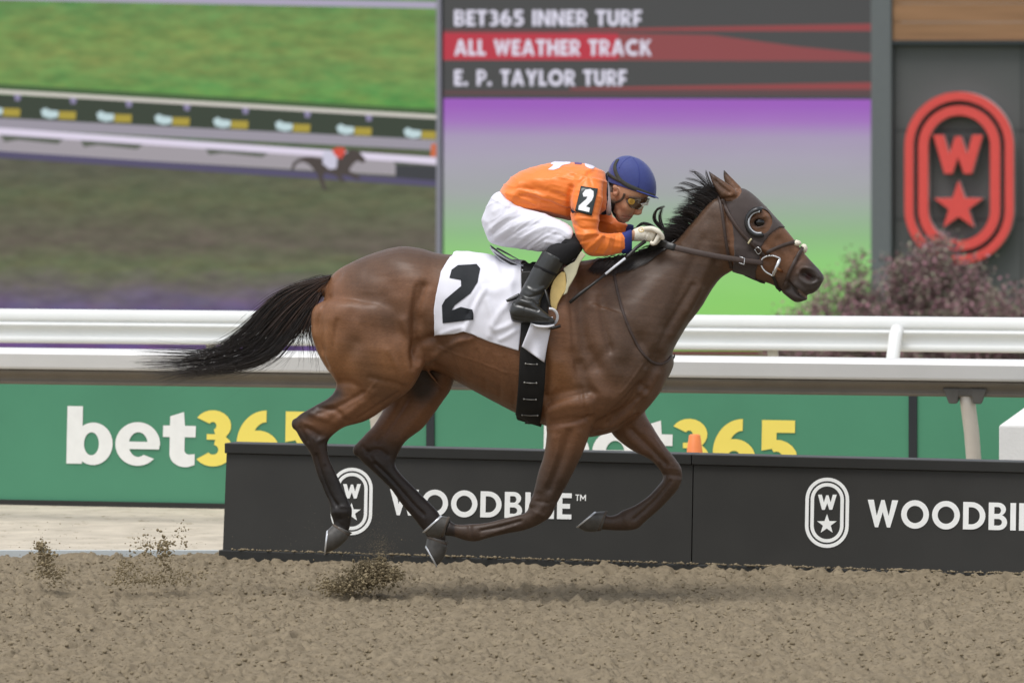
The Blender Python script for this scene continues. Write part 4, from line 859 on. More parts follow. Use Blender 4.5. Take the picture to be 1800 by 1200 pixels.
# ================================================================ tack
leather = mat('leather_brown', lin('#3d2f28'), .5, .4, var=.15, vscale=60, bump=.1, bscale=300); leather_k = mat('leather_black', lin('#242220'), .4, .45, var=.12, vscale=50)
steel = mat('steel', lin('#cfcfcf'), .25, .5, metal=.8); steel_d = mat('steel_dull', lin('#8f8c86'), .4, .5, metal=.6); fleece = mat('fleece', lin('#e6dfcc'), .95, .1, var=.08, vscale=150, bump=1.0, bscale=350)
elastic = mat('girth_webbing', lin('#1e1d1c'), .75, .25, var=.15, vscale=30, bump=.25, bscale=500, vstretch=(1, 1, .2))
def both(vf):
    v, f = vf; return [(v, f), (mirror(v), [tuple(reversed(q)) for q in f])]
def near_px(v):
    h = hframe(v).copy(); h[:, 1] = -np.abs(h[:, 1]); return proj(wframe(h))
def shell(v, q, poly, off, box=None, holes=(), sides='both', thick=.0025):
    """skin-tight cover: the faces of v, q inside a px outline, lifted along their normals, as a closed thin sheet"""
    nx_, ny_ = near_px(v) if sides == 'both' else proj(v); n = normals(v, q)
    ok = in_poly(nx_, ny_, poly)
    for h in holes: ok &= ~in_poly(nx_, ny_, h)
    if sides == 'near': ok &= (hframe(n)[:, 1] < .25)
    if box is not None: ok &= box
    fq = q[ok[q].all(axis=1)]
    ids, inv = np.unique(fq, return_inverse=True); fq = inv.reshape(-1, 4); w = v[ids]; nn = n[ids]
    e = np.concatenate([fq[:, [0,1]], fq[:, [1,2]], fq[:, [2,3]], fq[:, [3,0]]]); key = np.sort(e, 1); _, iv, ct = np.unique(key, axis=0, return_inverse=True, return_counts=True); be = e[ct[iv.ravel()] == 1]
    # smooth the cut edge
    nb = {}
    for a, b_ in be: nb.setdefault(a, []).append(b_); nb.setdefault(b_, []).append(a)
    for _ in range(4):
        w2 = w.copy()
        for a, l in nb.items(): w2[a] = w[a]*.5+w[l].mean(0)*.5
        w = w2
    k = len(w); V = np.concatenate([w+nn*off, w+nn*(off+thick)]); F_ = [tuple(f+k) for f in fq]+[tuple(reversed(f)) for f in fq]+[(a, b_, b_+k, a+k) for a, b_ in be]
    return V, [tuple(int(i) for i in f) for f in F_]

# --- number cloth
def drape(edge_l, edge_r, top, bot, nu, nv, off, folds, m, name, parent, mir=True):
    L, R_, T, B_ = (np.array(x, float) for x in (edge_l, edge_r, top, bot)); G = np.zeros((nv, nu, 3)); PX = np.zeros((nv, nu, 2))
    for i in range(nv):
        for j in range(nu):
            u, v = j/(nu-1), i/(nv-1); x = L[0][0]*(1-u)+R_[0][0]*u; y = 0
            for _ in range(4):
                y = np.interp(x, T[:, 0], T[:, 1])*(1-v)+np.interp(x, B_[:, 0], B_[:, 1])*v
                x = np.interp(y, L[:, 1], L[:, 0])*(1-u)+np.interp(y, R_[:, 1], R_[:, 0])*u
            PX[i, j] = x, y; p, n_, ok = hit(HB, x, y)
            G[i, j] = p if ok else P(x, y, -6)
    for _ in range(10): G[1:-1, 1:-1] = G[1:-1, 1:-1]*.4+.15*(G[:-2, 1:-1]+G[2:, 1:-1]+G[1:-1, :-2]+G[1:-1, 2:])
    N_ = np.cross(np.gradient(G, axis=1), np.gradient(G, axis=0)); N_ /= np.linalg.norm(N_, axis=2)[..., None]+1e-9
    N_ *= np.where(N_[..., 1:2] > 0, -1, 1)
    d = np.full((nv, nu), off)
    for pts, wd, dp in folds: d += dp/S*np.exp(-(seg_dist(PX[..., 0], PX[..., 1], crom(np.array(pts, float), 4) if len(pts) > 2 else pts)/wd)**2)
    d += .0020*(vnoise(PX[..., 0]/14, PX[..., 1]/20, 77)-.5)*2
    G = G+N_*np.maximum(d, .002)[..., None]
    idx = np.arange(nu*nv).reshape(nv, nu); q = np.stack([idx[:-1, :-1], idx[:-1, 1:], idx[1:, 1:], idx[1:, :-1]], -1).reshape(-1, 4); V = G.reshape(-1, 3); F_ = [tuple(int(i) for i in f) for f in q]
    near_v, near_f = V, list(F_)
    if mir:
        k = len(V); V = np.concatenate([V, mirror(V)]); F_ += [tuple(i+k for i in reversed(f)) for f in near_f]+[(j, k+j, k+j+1, j+1) for j in range(nu-1)]
    me = fixn(to_mesh(name, V, F_)); o = part(name, me, None, m, parent); sd = o.modifiers.new('thick', 'SOLIDIFY'); sd.thickness = .0025; sd.offset = 0
    return BVHTree.FromPolygons([tuple(p) for p in near_v], near_f)
cloth_m = mat('cloth_white', lin('#dcdbe2'), .9, .1, var=.015, vscale=30, bump=.08, bscale=900, sheen=.1)
ink = mat('print_black', lin('#26282b'), .7, .2, var=.05, vscale=60)
nc = thing('number_cloth', 'white saddle cloth with large black number two on the flank', 'saddle cloth', tuple(P(850, 450, 0)))
CBV = drape([(811,437),(790,455),(775,480),(767,517),(763,544),(765,588)], [(918,455),(916,478),(918,567),(912,616)], [(760,446),(811,446),(850,450),(890,458),(920,463)], [(760,588),(800,586),(818,582),(861,600),(912,616),(920,617)], 70, 64, .010,
    [([(852,512),(838,535),(828,560),(819,582)], 5, 5), ([(846,512),(834,530),(826,552)], 5, -4), ([(905,500),(880,512),(855,515)], 10, 4), ([(895,535),(878,552),(868,572)], 6, 3.5), ([(908,565),(890,574),(872,580)], 5, 3.5), ([(912,578),(893,590),(880,596)], 4, 2.5), ([(858,530),(866,560),(862,590)], 6, 3), ([(795,480),(800,530),(790,575)], 14, 1.5), ([(778,585),(800,578),(815,575)], 4, 2), ([(905,480),(897,510),(905,540)], 7, 3), ([(870,470),(880,490),(900,500)], 6, 2.5), ([(820,455),(835,470),(850,495)], 9, 2.5)], cloth_m, 'cloth', nc)
two = [(1045,320),(1058,270),(1098,241),(1215,234),(1238,262),(1224,345),(1180,415),(1078,492),(1060,524),(1117,502),(1193,520),(1195,582),(1003,605),(997,492),(1018,455),(1118,372),(1150,335),(1156,300),(1126,308),(1117,333)]
two = [(500+a/3.6, 400+b_/3.6) for a, b_ in two]
def decal(poly, bvh, name, m, parent, off=.002, mx=4.0):
    bm = bmesh.new(); vs = [bm.verts.new((x, y, 0)) for x, y in poly]; bm.faces.new(vs); bmesh.ops.triangulate(bm, faces=bm.faces)
    for _ in range(6):
        es = [e for e in bm.edges if e.calc_length() > mx]
        if not es: break
        bmesh.ops.subdivide_edges(bm, edges=es, cuts=1); bmesh.ops.triangulate(bm, faces=bm.faces)
    for v in bm.verts:
        p, n_, ok = hit(bvh, v.co.x, v.co.y)
        if n_[1] > 0: n_ = -n_
        v.co = p+n_*off
    me = bpy.data.meshes.new(name); bm.to_mesh(me); bm.free(); return part(name, fixn(me), None, m, parent)
decal(two, CBV, 'numeral', ink, nc, .0042)
# --- girth over the cloth
gi = thing('girth', 'wide black elastic girth with buckled straps around the chest', 'girth', tuple(P(935, 740, 0)))
gpath = [(943,470),(941,520),(939,570),(937,620),(935,670),(932,710),(929,733)]
for i, (v, f) in enumerate(both(strap(HB, gpath, 23, .012, .008, 8))): part('band', v, f, elastic, gi)
v, f = loft([(907,728,952,742,30),(908,735,952,748,16),(910,738,950,750,4)], 4, 24); part('buckle_pad', v, f, elastic, gi)
GBV = BVHTree.FromPolygons(*[(lambda v, f: ([tuple(p) for p in v], [tuple(q) for q in f]))(*strap(HB, gpath, 23, .012, .008, 8))][0])
for y, x0, x1 in ((639, 924, 944), (672, 922, 943), (701, 921, 942), (729, 918, 945)):
    b = MB(); q = [hit(GBV, x, y_) for x, y_ in ((x0, y), ((x0+x1)/2, y+1), (x1, y+1))]; pts = [a[0]+np.array((0, -.007, 0)) for a in q]
    b.tube(pts, .0020, 8)
    for e in (pts[0], pts[-1]): b.tube([e+np.array((0, -.004, 0)), e+np.array((0, .006, 0))],   .0042, 10)
    b.build('buckle', steel_d, gi, True)
v, f = strap(GBV, [(933,672),(932,700),(930,730),(928,742)], 6, .004, .004); part('billet_strap', v, f, leather_k, gi)
# --- flap of cloth hanging over the girth
hitb = GBV
def flap_grid():
    nu, nv = 16, 22; G = np.zeros((nv, nu, 3))
    for i in range(nv):
        for j in range(nu):
            u, v = j/(nu-1), i/(nv-1); a = np.array((936, 560))*(1-v)+np.array((917, 608))*v; c = np.array((972, 556))*(1-v)+np.array((956, 636))*v; x, y = a*(1-u)+c*u
            p, n_, ok = hit(HB, x, y); G[i, j] = p+np.array((0, -.036-.004*math.sin(u*7+v*2)-.006*v*math.cos(u*9), 0))
    for _ in range(6): G[1:-1, 1:-1] = G[1:-1, 1:-1]*.4+.15*(G[:-2, 1:-1]+G[2:, 1:-1]+G[1:-1, :-2]+G[1:-1, 2:])
    idx = np.arange(nu*nv).reshape(nv, nu); return G.reshape(-1, 3), np.stack([idx[:-1, :-1], idx[:-1, 1:], idx[1:, 1:], idx[1:, :-1]], -1).reshape(-1, 4)
v, f = flap_grid(); o = part('flap', v, f, cloth_m, nc); sd = o.modifiers.new('thick', 'SOLIDIFY'); sd.thickness = .003
# --- saddle
sa = thing('racing_saddle', 'small black racing saddle with pale painted highlights under the rider', 'saddle', tuple(P(930, 470, 0)))
v, q = fuse([loft([(860,429,865,438,22),(866,433,873,450,36),(882,445,888,468,48),(906,459,910,484,57),(942,467,943,496,60),(985,458,985,488,36),(1012,446,1012,472,26),(1020,450,1020,462,12)], 5, 28), loft([(905,470,905,486,50),(940,474,940,494,56),(985,470,985,496,52)], 4, 24)], .005, 3, 6)
part('seat', v, q, mat('saddle_black', lin('#201f1f'), .3, .5, var=.1, vscale=40), sa)
SBV = BVHTree.FromPolygons([tuple(p) for p in v], [tuple(x) for x in q])
highlight_m = mat('saddle_highlight', lin('#c9c8cc'), .4, .5)  # pale strips stand in for light caught on the seat's top edges
for pts in ([(866,438),(880,449),(900,461),(920,468),(938,471)], [(862,434),(874,450),(893,464),(914,474),(932,478)]):
    for v, f in both(strap(SBV, pts, 1.6, .004, .0)): part('highlight_strip', v, f, highlight_m, sa)
def prism(pts, w0, w1, name, m, parent, smooth=False):
    k = len(pts); a = np.array(pts, float); v = np.concatenate([P(a[:, 0], a[:, 1], w0), P(a[:, 0], a[:, 1], w1)])
    f = [tuple(range(k)), tuple(range(2*k-1, k-1, -1))]+[(i, i+k, (i+1) % k+k, (i+1) % k) for i in range(k)]
    return bevel(part(name, fixn(to_mesh(name, v, f)), None, m, parent, smooth), .004, 3)
prism([(916,478),(940,476),(940,520),(926,545),(917,530)], -92, -84, 'panel', leather_k, sa)
for s_ in (1, -1):
    w = np.array([-104, -84])*s_
    prism([(994,478),(987,477.5),(980,484),(973,493),(969,503),(967,513),(966.5,525),(968,537),(973,546),(978,545),(980,535),(984,527),(988,520),(993,512),(996,505)], w[0], w[1], 'foam_pad', mat('foam_yellow', lin('#d9bd7d'), .8, .2, var=.06, vscale=50), sa)
    prism([(1022,441),(1030,448),(1024,455),(1019,463),(1013,482),(1007,493),(1000,505),(997,515),(990,519),(994,509),(996,495),(995,483),(990,472),(1000,465),(1010,460)], w[0]*1.02, w[0]*.90, 'canvas_cover', mat('canvas', lin('#c9c3a5'), .85, .2, var=.06, vscale=30, bump=.15, bscale=400), sa)
# --- stirrups
for s_, lb in ((-1, 'white metal stirrup on the near side holding the boot toe'), (1, 'white metal stirrup on the far side of the horse')):
    w0 = 128*s_; st = thing('stirrup', lb, 'stirrup', tuple(P(960, 575, w0)), 'stirrups')
    a = np.linspace(-1.7, 1.75, 22); b = MB(); b.tube(P(967+13*np.cos(a), 557+14.5*np.sin(a), w0+(20*np.sin(a*.5))*s_*-1*.6), .0062, 10); b.build('hoop', mat('stirrup_white', lin('#d8d8da'), .3, .5), st, True)
    v, f = loft([(932,567,934,570,8,w0),(945,570,945,577,18,w0),(962,571,963,578,20,w0),(974,569,975,574,12,w0)], 4, 20); part('tread', v, f, mat('tread_pale', lin('#c5c4c6'), .5), st)
    v, f = loft([(962,574,962,578,14,w0),(972,573,973,579,16,w0),(985,570,986,575,8,w0)], 4, 16); part('pad', v, f, leather_k, st)
    b = MB(); b.tube([P(968, 544, w0), P(960, 515, w0*.92), P(950, 488, w0*.74)], .006, 8); b.build('stirrup_leather', leather_k, st, True)
# --- blinker hood
hood_m = mat('hood_cloth', lin('#463d3a'), .8, .25, var=.1, vscale=25, bump=.2, bscale=700, sheen=.15)
hd = thing('blinker_hood', 'dark brown blinker hood with half cup around the eye', 'hood', tuple(P(1325, 400, 0)))
hood_poly = [(1297,318),(1335,325),(1398,394),(1383,401),(1370,401),(1358,409),(1347,422),(1340,432),(1338,447),(1331,470),(1328,496),(1286,488),(1291,440),(1289,405),(1283,375),(1273,353),(1284,353),(1296,348),(1303,338)]
eye_hole = [(1337+18.5*math.cos(t), 389+21*math.sin(t)) for t in np.linspace(0, 2*math.pi, 28)]
v, f = shell(HV, HQ, hood_poly, .002, None, [eye_hole]); part('fabric', v, f, hood_m, hd)
cup = mat('cup_black', lin('#262626'), .35, .5); rim = mat('cup_rim', lin('#b5b9bd'), .35, .5)
for m_ in (0, 1):
    a = np.radians(np.linspace(75, 292, 30)); rings = []
    for ang in a:
        cx, cy = math.cos(ang), -math.sin(ang); k = min(1, (ang-a[0])/.5, (a[-1]-ang)/.5); k = .35+.65*math.sin(max(k, 0)*math.pi/2)
        rings.append([(1334+27*cx, 391+28*cy, -30), (1334+25*cx, 391+26*cy, -35-9*k), (1334+18.5*cx, 391+19.5*cy, -37-9*k), (1334+17.5*cx, 391+18.5*cy, -30)])
    R_ = np.array(rings).reshape(-1, 3); V = P(R_[:, 0], R_[:, 1], R_[:, 2]); V = mirror(V) if m_ else V
    F_ = [(i*4+j, i*4+(j+1) % 4, i*4+4+(j+1) % 4, i*4+4+j) for i in range(29) for j in range(4)]+[(0, 1, 2, 3), (119, 118, 117, 116)]
    o = part('blinker_cup', fixn(to_mesh('cup', V, F_)), None, cup, hd)
    b = MB(); aa = np.radians(np.linspace(85, 285, 26)); V = P(1334+18*np.cos(aa), 391-19*np.sin(aa), -45+2*np.abs(np.linspace(-1, 1, 26))); b.tube(mirror(V) if m_ else V, .0044, 8)
    bb_ = b.build('cup_rim', rim, None, True); bb_.parent = o; bb_.location = (0, 0, 0); bb_.location = -root_loc(o)
# --- bridle, reins and neck strap
HSV, HSQ = HV, HQ
br = thing('bridle', 'brown leather bridle with crossed noseband and steel ring bit', 'bridle', tuple(P(1350, 460, 0)))
def both_strap(name, pts, hw, m, parent, th=.0045, off=.005):
    for v, f in both(strap(HB, pts, hw, th, off)): part(name, v, f, m, parent)
both_strap('throat_latch', [(1264,346),(1268,365),(1272,395),(1276,425),(1281,450),(1286,470)], 2.6, leather, br)
both_strap('cheekpiece', [(1270,350),(1277,368),(1290,390),(1303,408),(1318,424),(1334,440),(1347,451)], 3.4, leather, br)
both_strap('noseband', [(1348,444),(1362,437),(1380,430),(1397,426),(1403,427)], 3.2, leather, br)
both_strap('noseband_strap', [(1410,434),(1404,446),(1396,462),(1388,478),(1383,492),(1380,505)], 3.2, leather, br)
both_strap('chin_strap', [(1356,481),(1362,490),(1366,502),(1372,512)], 2.4, leather_k, br)
for i, (x, y, r_) in enumerate(((1400, 427.5, (8.5, 6)), (1413, 437, (6.5, 8.5)))):
    v, f = ball(x, y, (-6, 6)[i], r_[0], r_[1], 9, 10); v = v+.004*(vnoise3(v*160, 9)-.5)[:, None]*normals(v, np.array(f)); part('sheepskin', v, f, fleece, br)
both_strap('curb_strap', [(1310,482),(1328,490),(1345,496)], 3, leather_k, br, .004, .003)
for s_ in (-1, 1):
    cs = [(1349,450),(1358,449.5),(1366,452),(1371,455),(1368.5,464),(1364,475),(1359,484),(1353,482),(1345,477),(1339,469),(1338,461),(1341,454),(1349,450)]
    c = crom(np.array(cs, float), 4); b = MB(); b.tube(P(c[:, 0], c[:, 1], 33.5*s_), .0042, 8); b.build('bit_ring', steel, br, True)
    b = MB(); b.tube(P(np.array([1370.5, 1364, 1359]), np.array([456, 471, 484.]), 33.5*s_), .0072, 10); b.build('bit_cheek', steel, br, True)
    b = MB(); b.tube(P(np.array([1363, 1370, 1376]), np.array([470, 474, 478.]), np.array([34, 29, 20])*s_), [.008, .007, .005], 10); b.build('bit_mouthpiece', mat('copper', lin('#9c6a45'), .4, .5, metal=.6), br, True)
    if s_ < 0:
        for x, y in ((1333, 439),):
            b = MB(); k = np.array([(-5,-3),(1,-6.5),(6.5,0),(1,5.5),(-5,-3)], float); p_, n_, _ = hit(HB, x, y); b.tube([hit(HB, x+a, y+c_)[0]+n_*.013 for a, c_ in crom(k, 3)], .0022, 6); b.build('buckle', steel, br, True)
        v, f = strap(HB, [(1315,428),(1318.5,423.5),(1322,420)], 1.6, .004, .010, 3); part('keeper', v, f, mat('brass', lin('#c9bf9a'), .4, .5, metal=.4), br)
yk = thing('neck_strap', 'thin brown leather breastplate strap around the base of the neck', 'strap', tuple(P(1160, 640, 0)))
for i, (v, f) in enumerate(both(strap(HB, [(1077,462),(1080,485),(1086,515),(1095,548),(1108,582),(1124,613),(1142,634),(1160,640),(1172,635),(1180,626)], 2.4, .004, .001))): part('strap', v, f, leather, yk)
rn = thing('reins', 'brown leather reins stretched from white glove to the bit ring', 'reins', tuple(P(1250, 447, -40)))
for s_ in (-1, 1):
    a = crom(np.array([(1150,420,30),(1165,427,42),(1182,434,52),(1236,446,54),(1294,456,47),(1341,462,36)], float), 8)
    p_ = P(a[:, 0], a[:, 1], a[:, 2]*s_); n_ = np.tile(wframe(np.array([0, s_*1., .25])), (len(p_), 1))
    v, f = ribbon(p_, n_, 5.6/S*np.interp(a[:, 0], [1150, 1180, 1340], [.95, .95, .85]), .004, 0); part('rein', v, f, leather, rn)
    g = a[:18]; p_ = P(g[:, 0], g[:, 1], g[:, 2]*s_); v, f = ribbon(p_, n_[:18], 6.4/S, .0065, -.001); part('grip', v, f, leather_k, rn)
    if s_ < 0:
        b = MB(); b.tube([P(x, y, -51) for x, y in ((1300,451),(1309,454),(1308,465),(1299,462))], .0022, 6); b.build('buckle', steel, rn, True)
# ================================================================ the rider
skin = mat('skin', (0, 0, 0), .5, .35, attr='col', var=.06, vscale=60, bump=.05, bscale=400)
silk = mat('silk_orange', lin('#ef7d2c'), .42, .4, var=.03, vscale=12, sheen=.25, bump=.05, bscale=500)
white_b = mat('breeches_white', lin('#dcdbe4'), .75, .25, var=.015, vscale=20, sheen=.1, bump=.06, bscale=900)
navy = mat('navy', lin('#2f3878'), .65, .3, var=.06, vscale=40); navy_d = mat('navy_dark', lin('#1d2238'), .7, .25)
black_p = mat('boot_black', lin('#2a2a28'), .32, .5, coat=.15, var=.1, vscale=30); knit = mat('stocking_black', lin('#222122'), .8, .2, var=.1, vscale=60)
glove_m = mat('glove_cream', lin('#e2dccb'), .8, .25, var=.06, vscale=60, bump=.25, bscale=350)
jk = thing('person', 'jockey in orange silks, white breeches and blue helmet crouched over the horse', 'person', tuple(P(930, 470, 0)))
# --- body (one continuous figure; only face and wrists show)
b_torso = [(892,348,905,368,40),(915,314,928,366,44),(945,302,960,370,50),(985,294,995,374,58),(1020,296,1030,372,60),(1045,306,1052,366,44),(1058,314,1064,362,28)]
b_neck = [(1045,312,1050,368,28),(1066,320,1073,368,26),(1082,326,1086,374,26),(1098,330,1096,372,24)]
b_head = [(1098,284,1128,286,14),(1082,292,1142,300,30),(1074,306,1148,318,36),(1071,322,1146,334,37),(1071,338,1138,348,36),(1074,352,1128,359,33),(1076,364,1117,371,30),(1078,375,1108,380,26),(1082,384,1102,388,20),(1087,390,1098,393,13)]
b_nose = [(1126,346,1137,350,5),(1118,358,1133,361,6),(1112,367,1129,370,7.5),(1109,373,1128,376,8.5),(1107,376,1121,378.5,7)]
b_lips = [(1094,377,1113,379,11),(1092,381.5,1111,382.5,10),(1091,384.5,1108,385.5,10),(1088,388,1104,390.5,10)]
arm_n = [(1012,315,1056,322,20,-52),(1012,345,1050,348,19,-72),(1012,375,1046,376,18,-82),(1016,400,1046,398,17,-88),(1024,425,1050,412,17,-88),(1038,440,1060,416,17,-84),(1065,441,1074,417,15,-72),(1095,435,1097,414,12,-56),(1112,424,1113,404,10,-44),(1124,423,1125,402,11,-39),(1140,422,1140,404,11,-36)]
arm_f = [(1026,318,1056,324,18,52),(1032,350,1060,352,17,72),(1036,382,1068,380,16,82),(1046,412,1080,388,16,80),(1068,418,1088,392,15,70),(1094,416,1100,398,12,54),(1112,416,1114,400,10,42),(1138,418,1140,402,10,34)]
leg_n = [(868,352,862,415,28,-36),(890,360,886,424,32,-44),(915,372,915,430,31,-50),(953,384,950,434,28,-62),(985,400,976,429,21,-74),(1000,410,988,428,19,-82),(1010,430,985,420,17,-88),(994,448,968,438,14,-94),(974,472,950,463,12,-98),(952,502,934,494,10,-104),(942,522,924,516,9,-112),(934,545,916,543,9,-122),(955,558,940,563,9,-127)]
leg_f = [(*r[:5], -r[5]) for r in leg_n]
JV, JQ = fuse([loft(b_torso, 4, 24), loft(b_neck, 4, 22), loft(b_head, 5, 28, 2.2), loft(b_nose, 4, 14), loft(b_lips, 3, 14), ball(1081, 336, -35, 6.5, 10, 3.5, 10), ball(1083, 336, 35, 6.5, 10, 3.5, 10)]+[loft(x, 4, 18) for x in (arm_n, arm_f, leg_n, leg_f)],   .0034, 1, 4)
JV = sculpt(JV, JQ, [([(1104,349),(1122,353)], 5, -2.5, 'b'), ([(1096,381),(1103,382),(1111,382.5)], 1.2, -2.6, 'b'), ([(1099,387),(1106,387)], 1.8, -1.6, 'b'), ([(1109,377.5),(1114,377)], 1.5, -2.0, 'b'), ([(1112,376),(1117,374)], 2, -1.2, 'b'), ([(1108,372),(1104,378)], 3, -1.2, 'b'), ([(1092,368),(1098,374)], 6, -1.5, 'b'), ([(1104,364),(1112,366)], 6, 1.8, 'b'), ([(1086,364),(1092,384)], 3, 1.5, 'b'), ([(1081,336)], 3, -3, 'n'), ([(1077,330),(1081,327),(1086,331)], 1.6, 1.4, 'n'), ([(1096,385),(1102,386)], 2, -.8, 'b')])
jx, jy = proj(JV); jc = np.tile(np.array(lin('#b98a6c')), (len(JV), 1))
def jlay(c, m): global jc; m = np.clip(m, 0, 1)[:, None]; jc = jc*(1-m)+np.array(lin(c))*m
jlay('#8d6f60', .65*sm(jy, 366, 386)*(jx < 1112)*(jy < 395)); jlay('#9c5a4c', .7*np.exp(-(seg_dist(jx, jy, [(1098,380.5),(1107,381)])/3)**2)); jlay('#c98a6c', .6*np.exp(-(np.hypot(jx-1120, jy-370)/7)**2)); jlay('#b06a50', .45*np.exp(-(np.hypot(jx-1082, jy-336)/7)**2))
jlay('#2c231f', (jy < 338)*(jx < 1078)*.9); jlay('#3a2c26', .6*np.exp(-(seg_dist(jx, jy, [(1079,352),(1082,368)])/4)**2))
part('body', JV, JQ, skin, jk, True, jc)
JB = BVHTree.FromPolygons([tuple(p) for p in JV], [tuple(q) for q in JQ])
# --- breeches
th_n = [(856,362,850,402,22,-30),(866,344,860,424,36,-38),(884,346,878,432,41,-44),(912,363,912,437,40,-50),(950,373,948,442,36,-62),(982,386,973,440,31,-74),(1004,399,994,433,27,-82),(1009,408,1002,424,22,-84)]
pelvis = [(908,348,918,370,50),(884,336,898,388,56),(866,343,872,418,58),(851,372,854,408,40),(847,386,848,396,14)]
BV, BQ = fuse([loft(pelvis, 5, 30), loft(th_n, 5, 28)]+[loft([(*r[:5], -r[5]) for r in th_n], 5, 28)], .0045, 4, 6)
wr = [([(868,345),(880,350),(905,362)], 2.5, 2.5, 'b'), ([(855,410),(880,385),(905,372)], 4, 1.6, 'n'), ([(858,418),(890,392),(915,380)], 3, -1.5, 'n'), ([(866,424),(900,400),(925,388)], 4, 1.6, 'n'), ([(880,428),(915,404),(945,392)], 3, -1.3, 'n'), ([(900,434),(930,412),(955,400)], 4, 1.5, 'n'), ([(930,436),(955,418),(975,408)], 3, 1.4, 'n'), ([(960,398),(985,402),(1000,412)], 3, 1.4, 'n'), ([(965,410),(985,414),(998,424)], 3, -1.4, 'n'), ([(960,425),(980,428),(995,430)], 3, 1.5, 'n'), ([(850,385),(862,400),(870,425)], 5, 1.2, 'n'), ([(905,366),(950,382),(1000,402)], 1.6, 1.0, 'n'), ([(878,340),(884,355),(895,366)], 3, -2, 'n'), ([(868,372),(885,362)], 4, 1.2, 'n')]
BV = sculpt(BV, BQ, wr); bn = normals(BV, BQ); bx, by = proj(BV)
u_, v_ = (bx+by*1.3), (by-bx*.75)
fold = vnoise((bx-by*.6)/46, (by+bx*.62)/10, 61)-.5
rid = lambda n: (1-np.abs(2*n-1))**3
BV = BV+bn*(.0030*(rid(fold+.5)-.3)+.0004*(vnoise(bx/10, by/8, 62)-.5))[:, None]
part('breeches', BV, BQ, white_b, jk)
# --- silks
s_torso = [(878,336,900,362,54),(886,324,908,368,58),(905,307,928,375,60),(932,294,957,380,65),(966,287,987,385,71),(1002,285,1015,386,76),(1035,289,1045,380,74),(1057,299,1060,374,54),(1066,308,1068,368,34)]
s_arm_n = [(1006,306,1060,318,26,-50),(1004,335,1060,342,27,-70),(1003,365,1055,370,26,-80),(1006,392,1052,394,25,-87),(1013,420,1053,406,25,-90),(1030,446,1058,408,24,-88),(1046,451,1066,409,22,-82),(1070,449,1078,410,20,-72),(1098,444,1098,410,17,-58)]
s_arm_f = [(1018,312,1062,320,24,50),(1022,345,1066,350,24,70),(1028,380,1076,378,23,80),(1038,416,1084,384,22,82),(1060,424,1090,386,20,74),(1084,424,1097,392,18,62),(1098,422,1104,395,16,52)]
SV, SQ = fuse([loft(s_torso, 5, 32), loft(s_arm_n, 5, 24), loft(s_arm_f, 5, 24)], .0045, 4, 6)
wr = [([(1004,330),(1000,350),(1003,378)], 5, -5, 'n'), ([(1002,372),(975,360),(945,350),(915,345)], 4, -3, 'n'), ([(1000,366),(970,352),(935,340)], 4, 2.2, 'n'), ([(1000,380),(970,372),(935,366),(905,358)], 4, 2.5, 'n'), ([(990,345),(960,335),(925,330)], 5, -1.8, 'n'), ([(1004,322),(975,318),(940,315)], 6, 1.6, 'n'), ([(1045,300),(1030,310),(1012,330)], 4, -2, 'n'), ([(1038,298),(1015,302),(990,310)], 5, 1.5, 'n'), ([(1030,292),(1035,310),(1040,325)], 3, -1.5, 'n'), ([(890,340),(910,345),(940,358)], 3, 2, 'n'), ([(884,332),(905,330),(935,335)], 4, -1.5, 'n'),
      ([(1010,395),(1025,402),(1048,402)], 3, -2, 'n'), ([(1014,412),(1030,412),(1052,408)], 3, 2, 'n'), ([(1020,425),(1036,420),(1056,412)], 3, -2, 'n'), ([(1030,440),(1044,428),(1058,414)], 3.5, 2, 'n'), ([(1046,446),(1056,432),(1064,416)], 3, -1.8, 'n'), ([(1060,446),(1068,432),(1072,416)], 3, 1.8, 'n'), ([(1074,446),(1080,430),(1082,414)], 2.6, -1.6, 'n'), ([(1086,444),(1090,430),(1091,414)], 2.6, 1.5, 'n'), ([(1012,385),(1030,384),(1050,386)], 3, 1.6, 'n')]
SV = sculpt(SV, SQ, wr); sn = normals(SV, SQ); qx, qy = proj(SV)
rid = lambda n: (1-np.abs(2*n-1))**3
SV = SV+sn*(.0060*(rid(vnoise((qx+qy*.5)/55, (qy-qx*.28)/14, 71))-.3)+.0020*(rid(vnoise((qx+qy*.4)/30, (qy-qx*.2)/7, 73))-.3)+.0008*(vnoise(qx/9, qy/7, 72)-.5))[:, None]
part('shirt', SV, SQ, silk, jk)
SBV2 = BVHTree.FromPolygons([tuple(p) for p in SV], [tuple(q) for q in SQ])
def piece(name, rows, m, parent=jk, n=4, ring=24, ex=2.2, mir=False):
    v, f = loft(rows, n, ring, ex, mir); return part(name, fixn(to_mesh(name, v, f)), None, m, parent)
piece('cuff', [(1093,446,1094,408,18,-60),(1097,446,1097,408,18.5,-58),(1106,445,1107,404,16.5,-50),(1111,442,1111,405,14,-46)], navy)
piece('cuff', [(1096,424,1102,394,17,54),(1104,424,1108,394,16,48),(1112,422,1114,396,14,43)], navy)
piece('collar', [(1052,300,1054,376,40),(1059,302,1060,378,38),(1066,306,1067,376,34),(1068,312,1070,372,31)], navy_d)
piece('scarf', [(1063,309,1066,378,32),(1068,314,1071,379,31),(1072,324,1075,377,28)], mat('scarf_white', lin('#d9d3d6'), .8, .2))
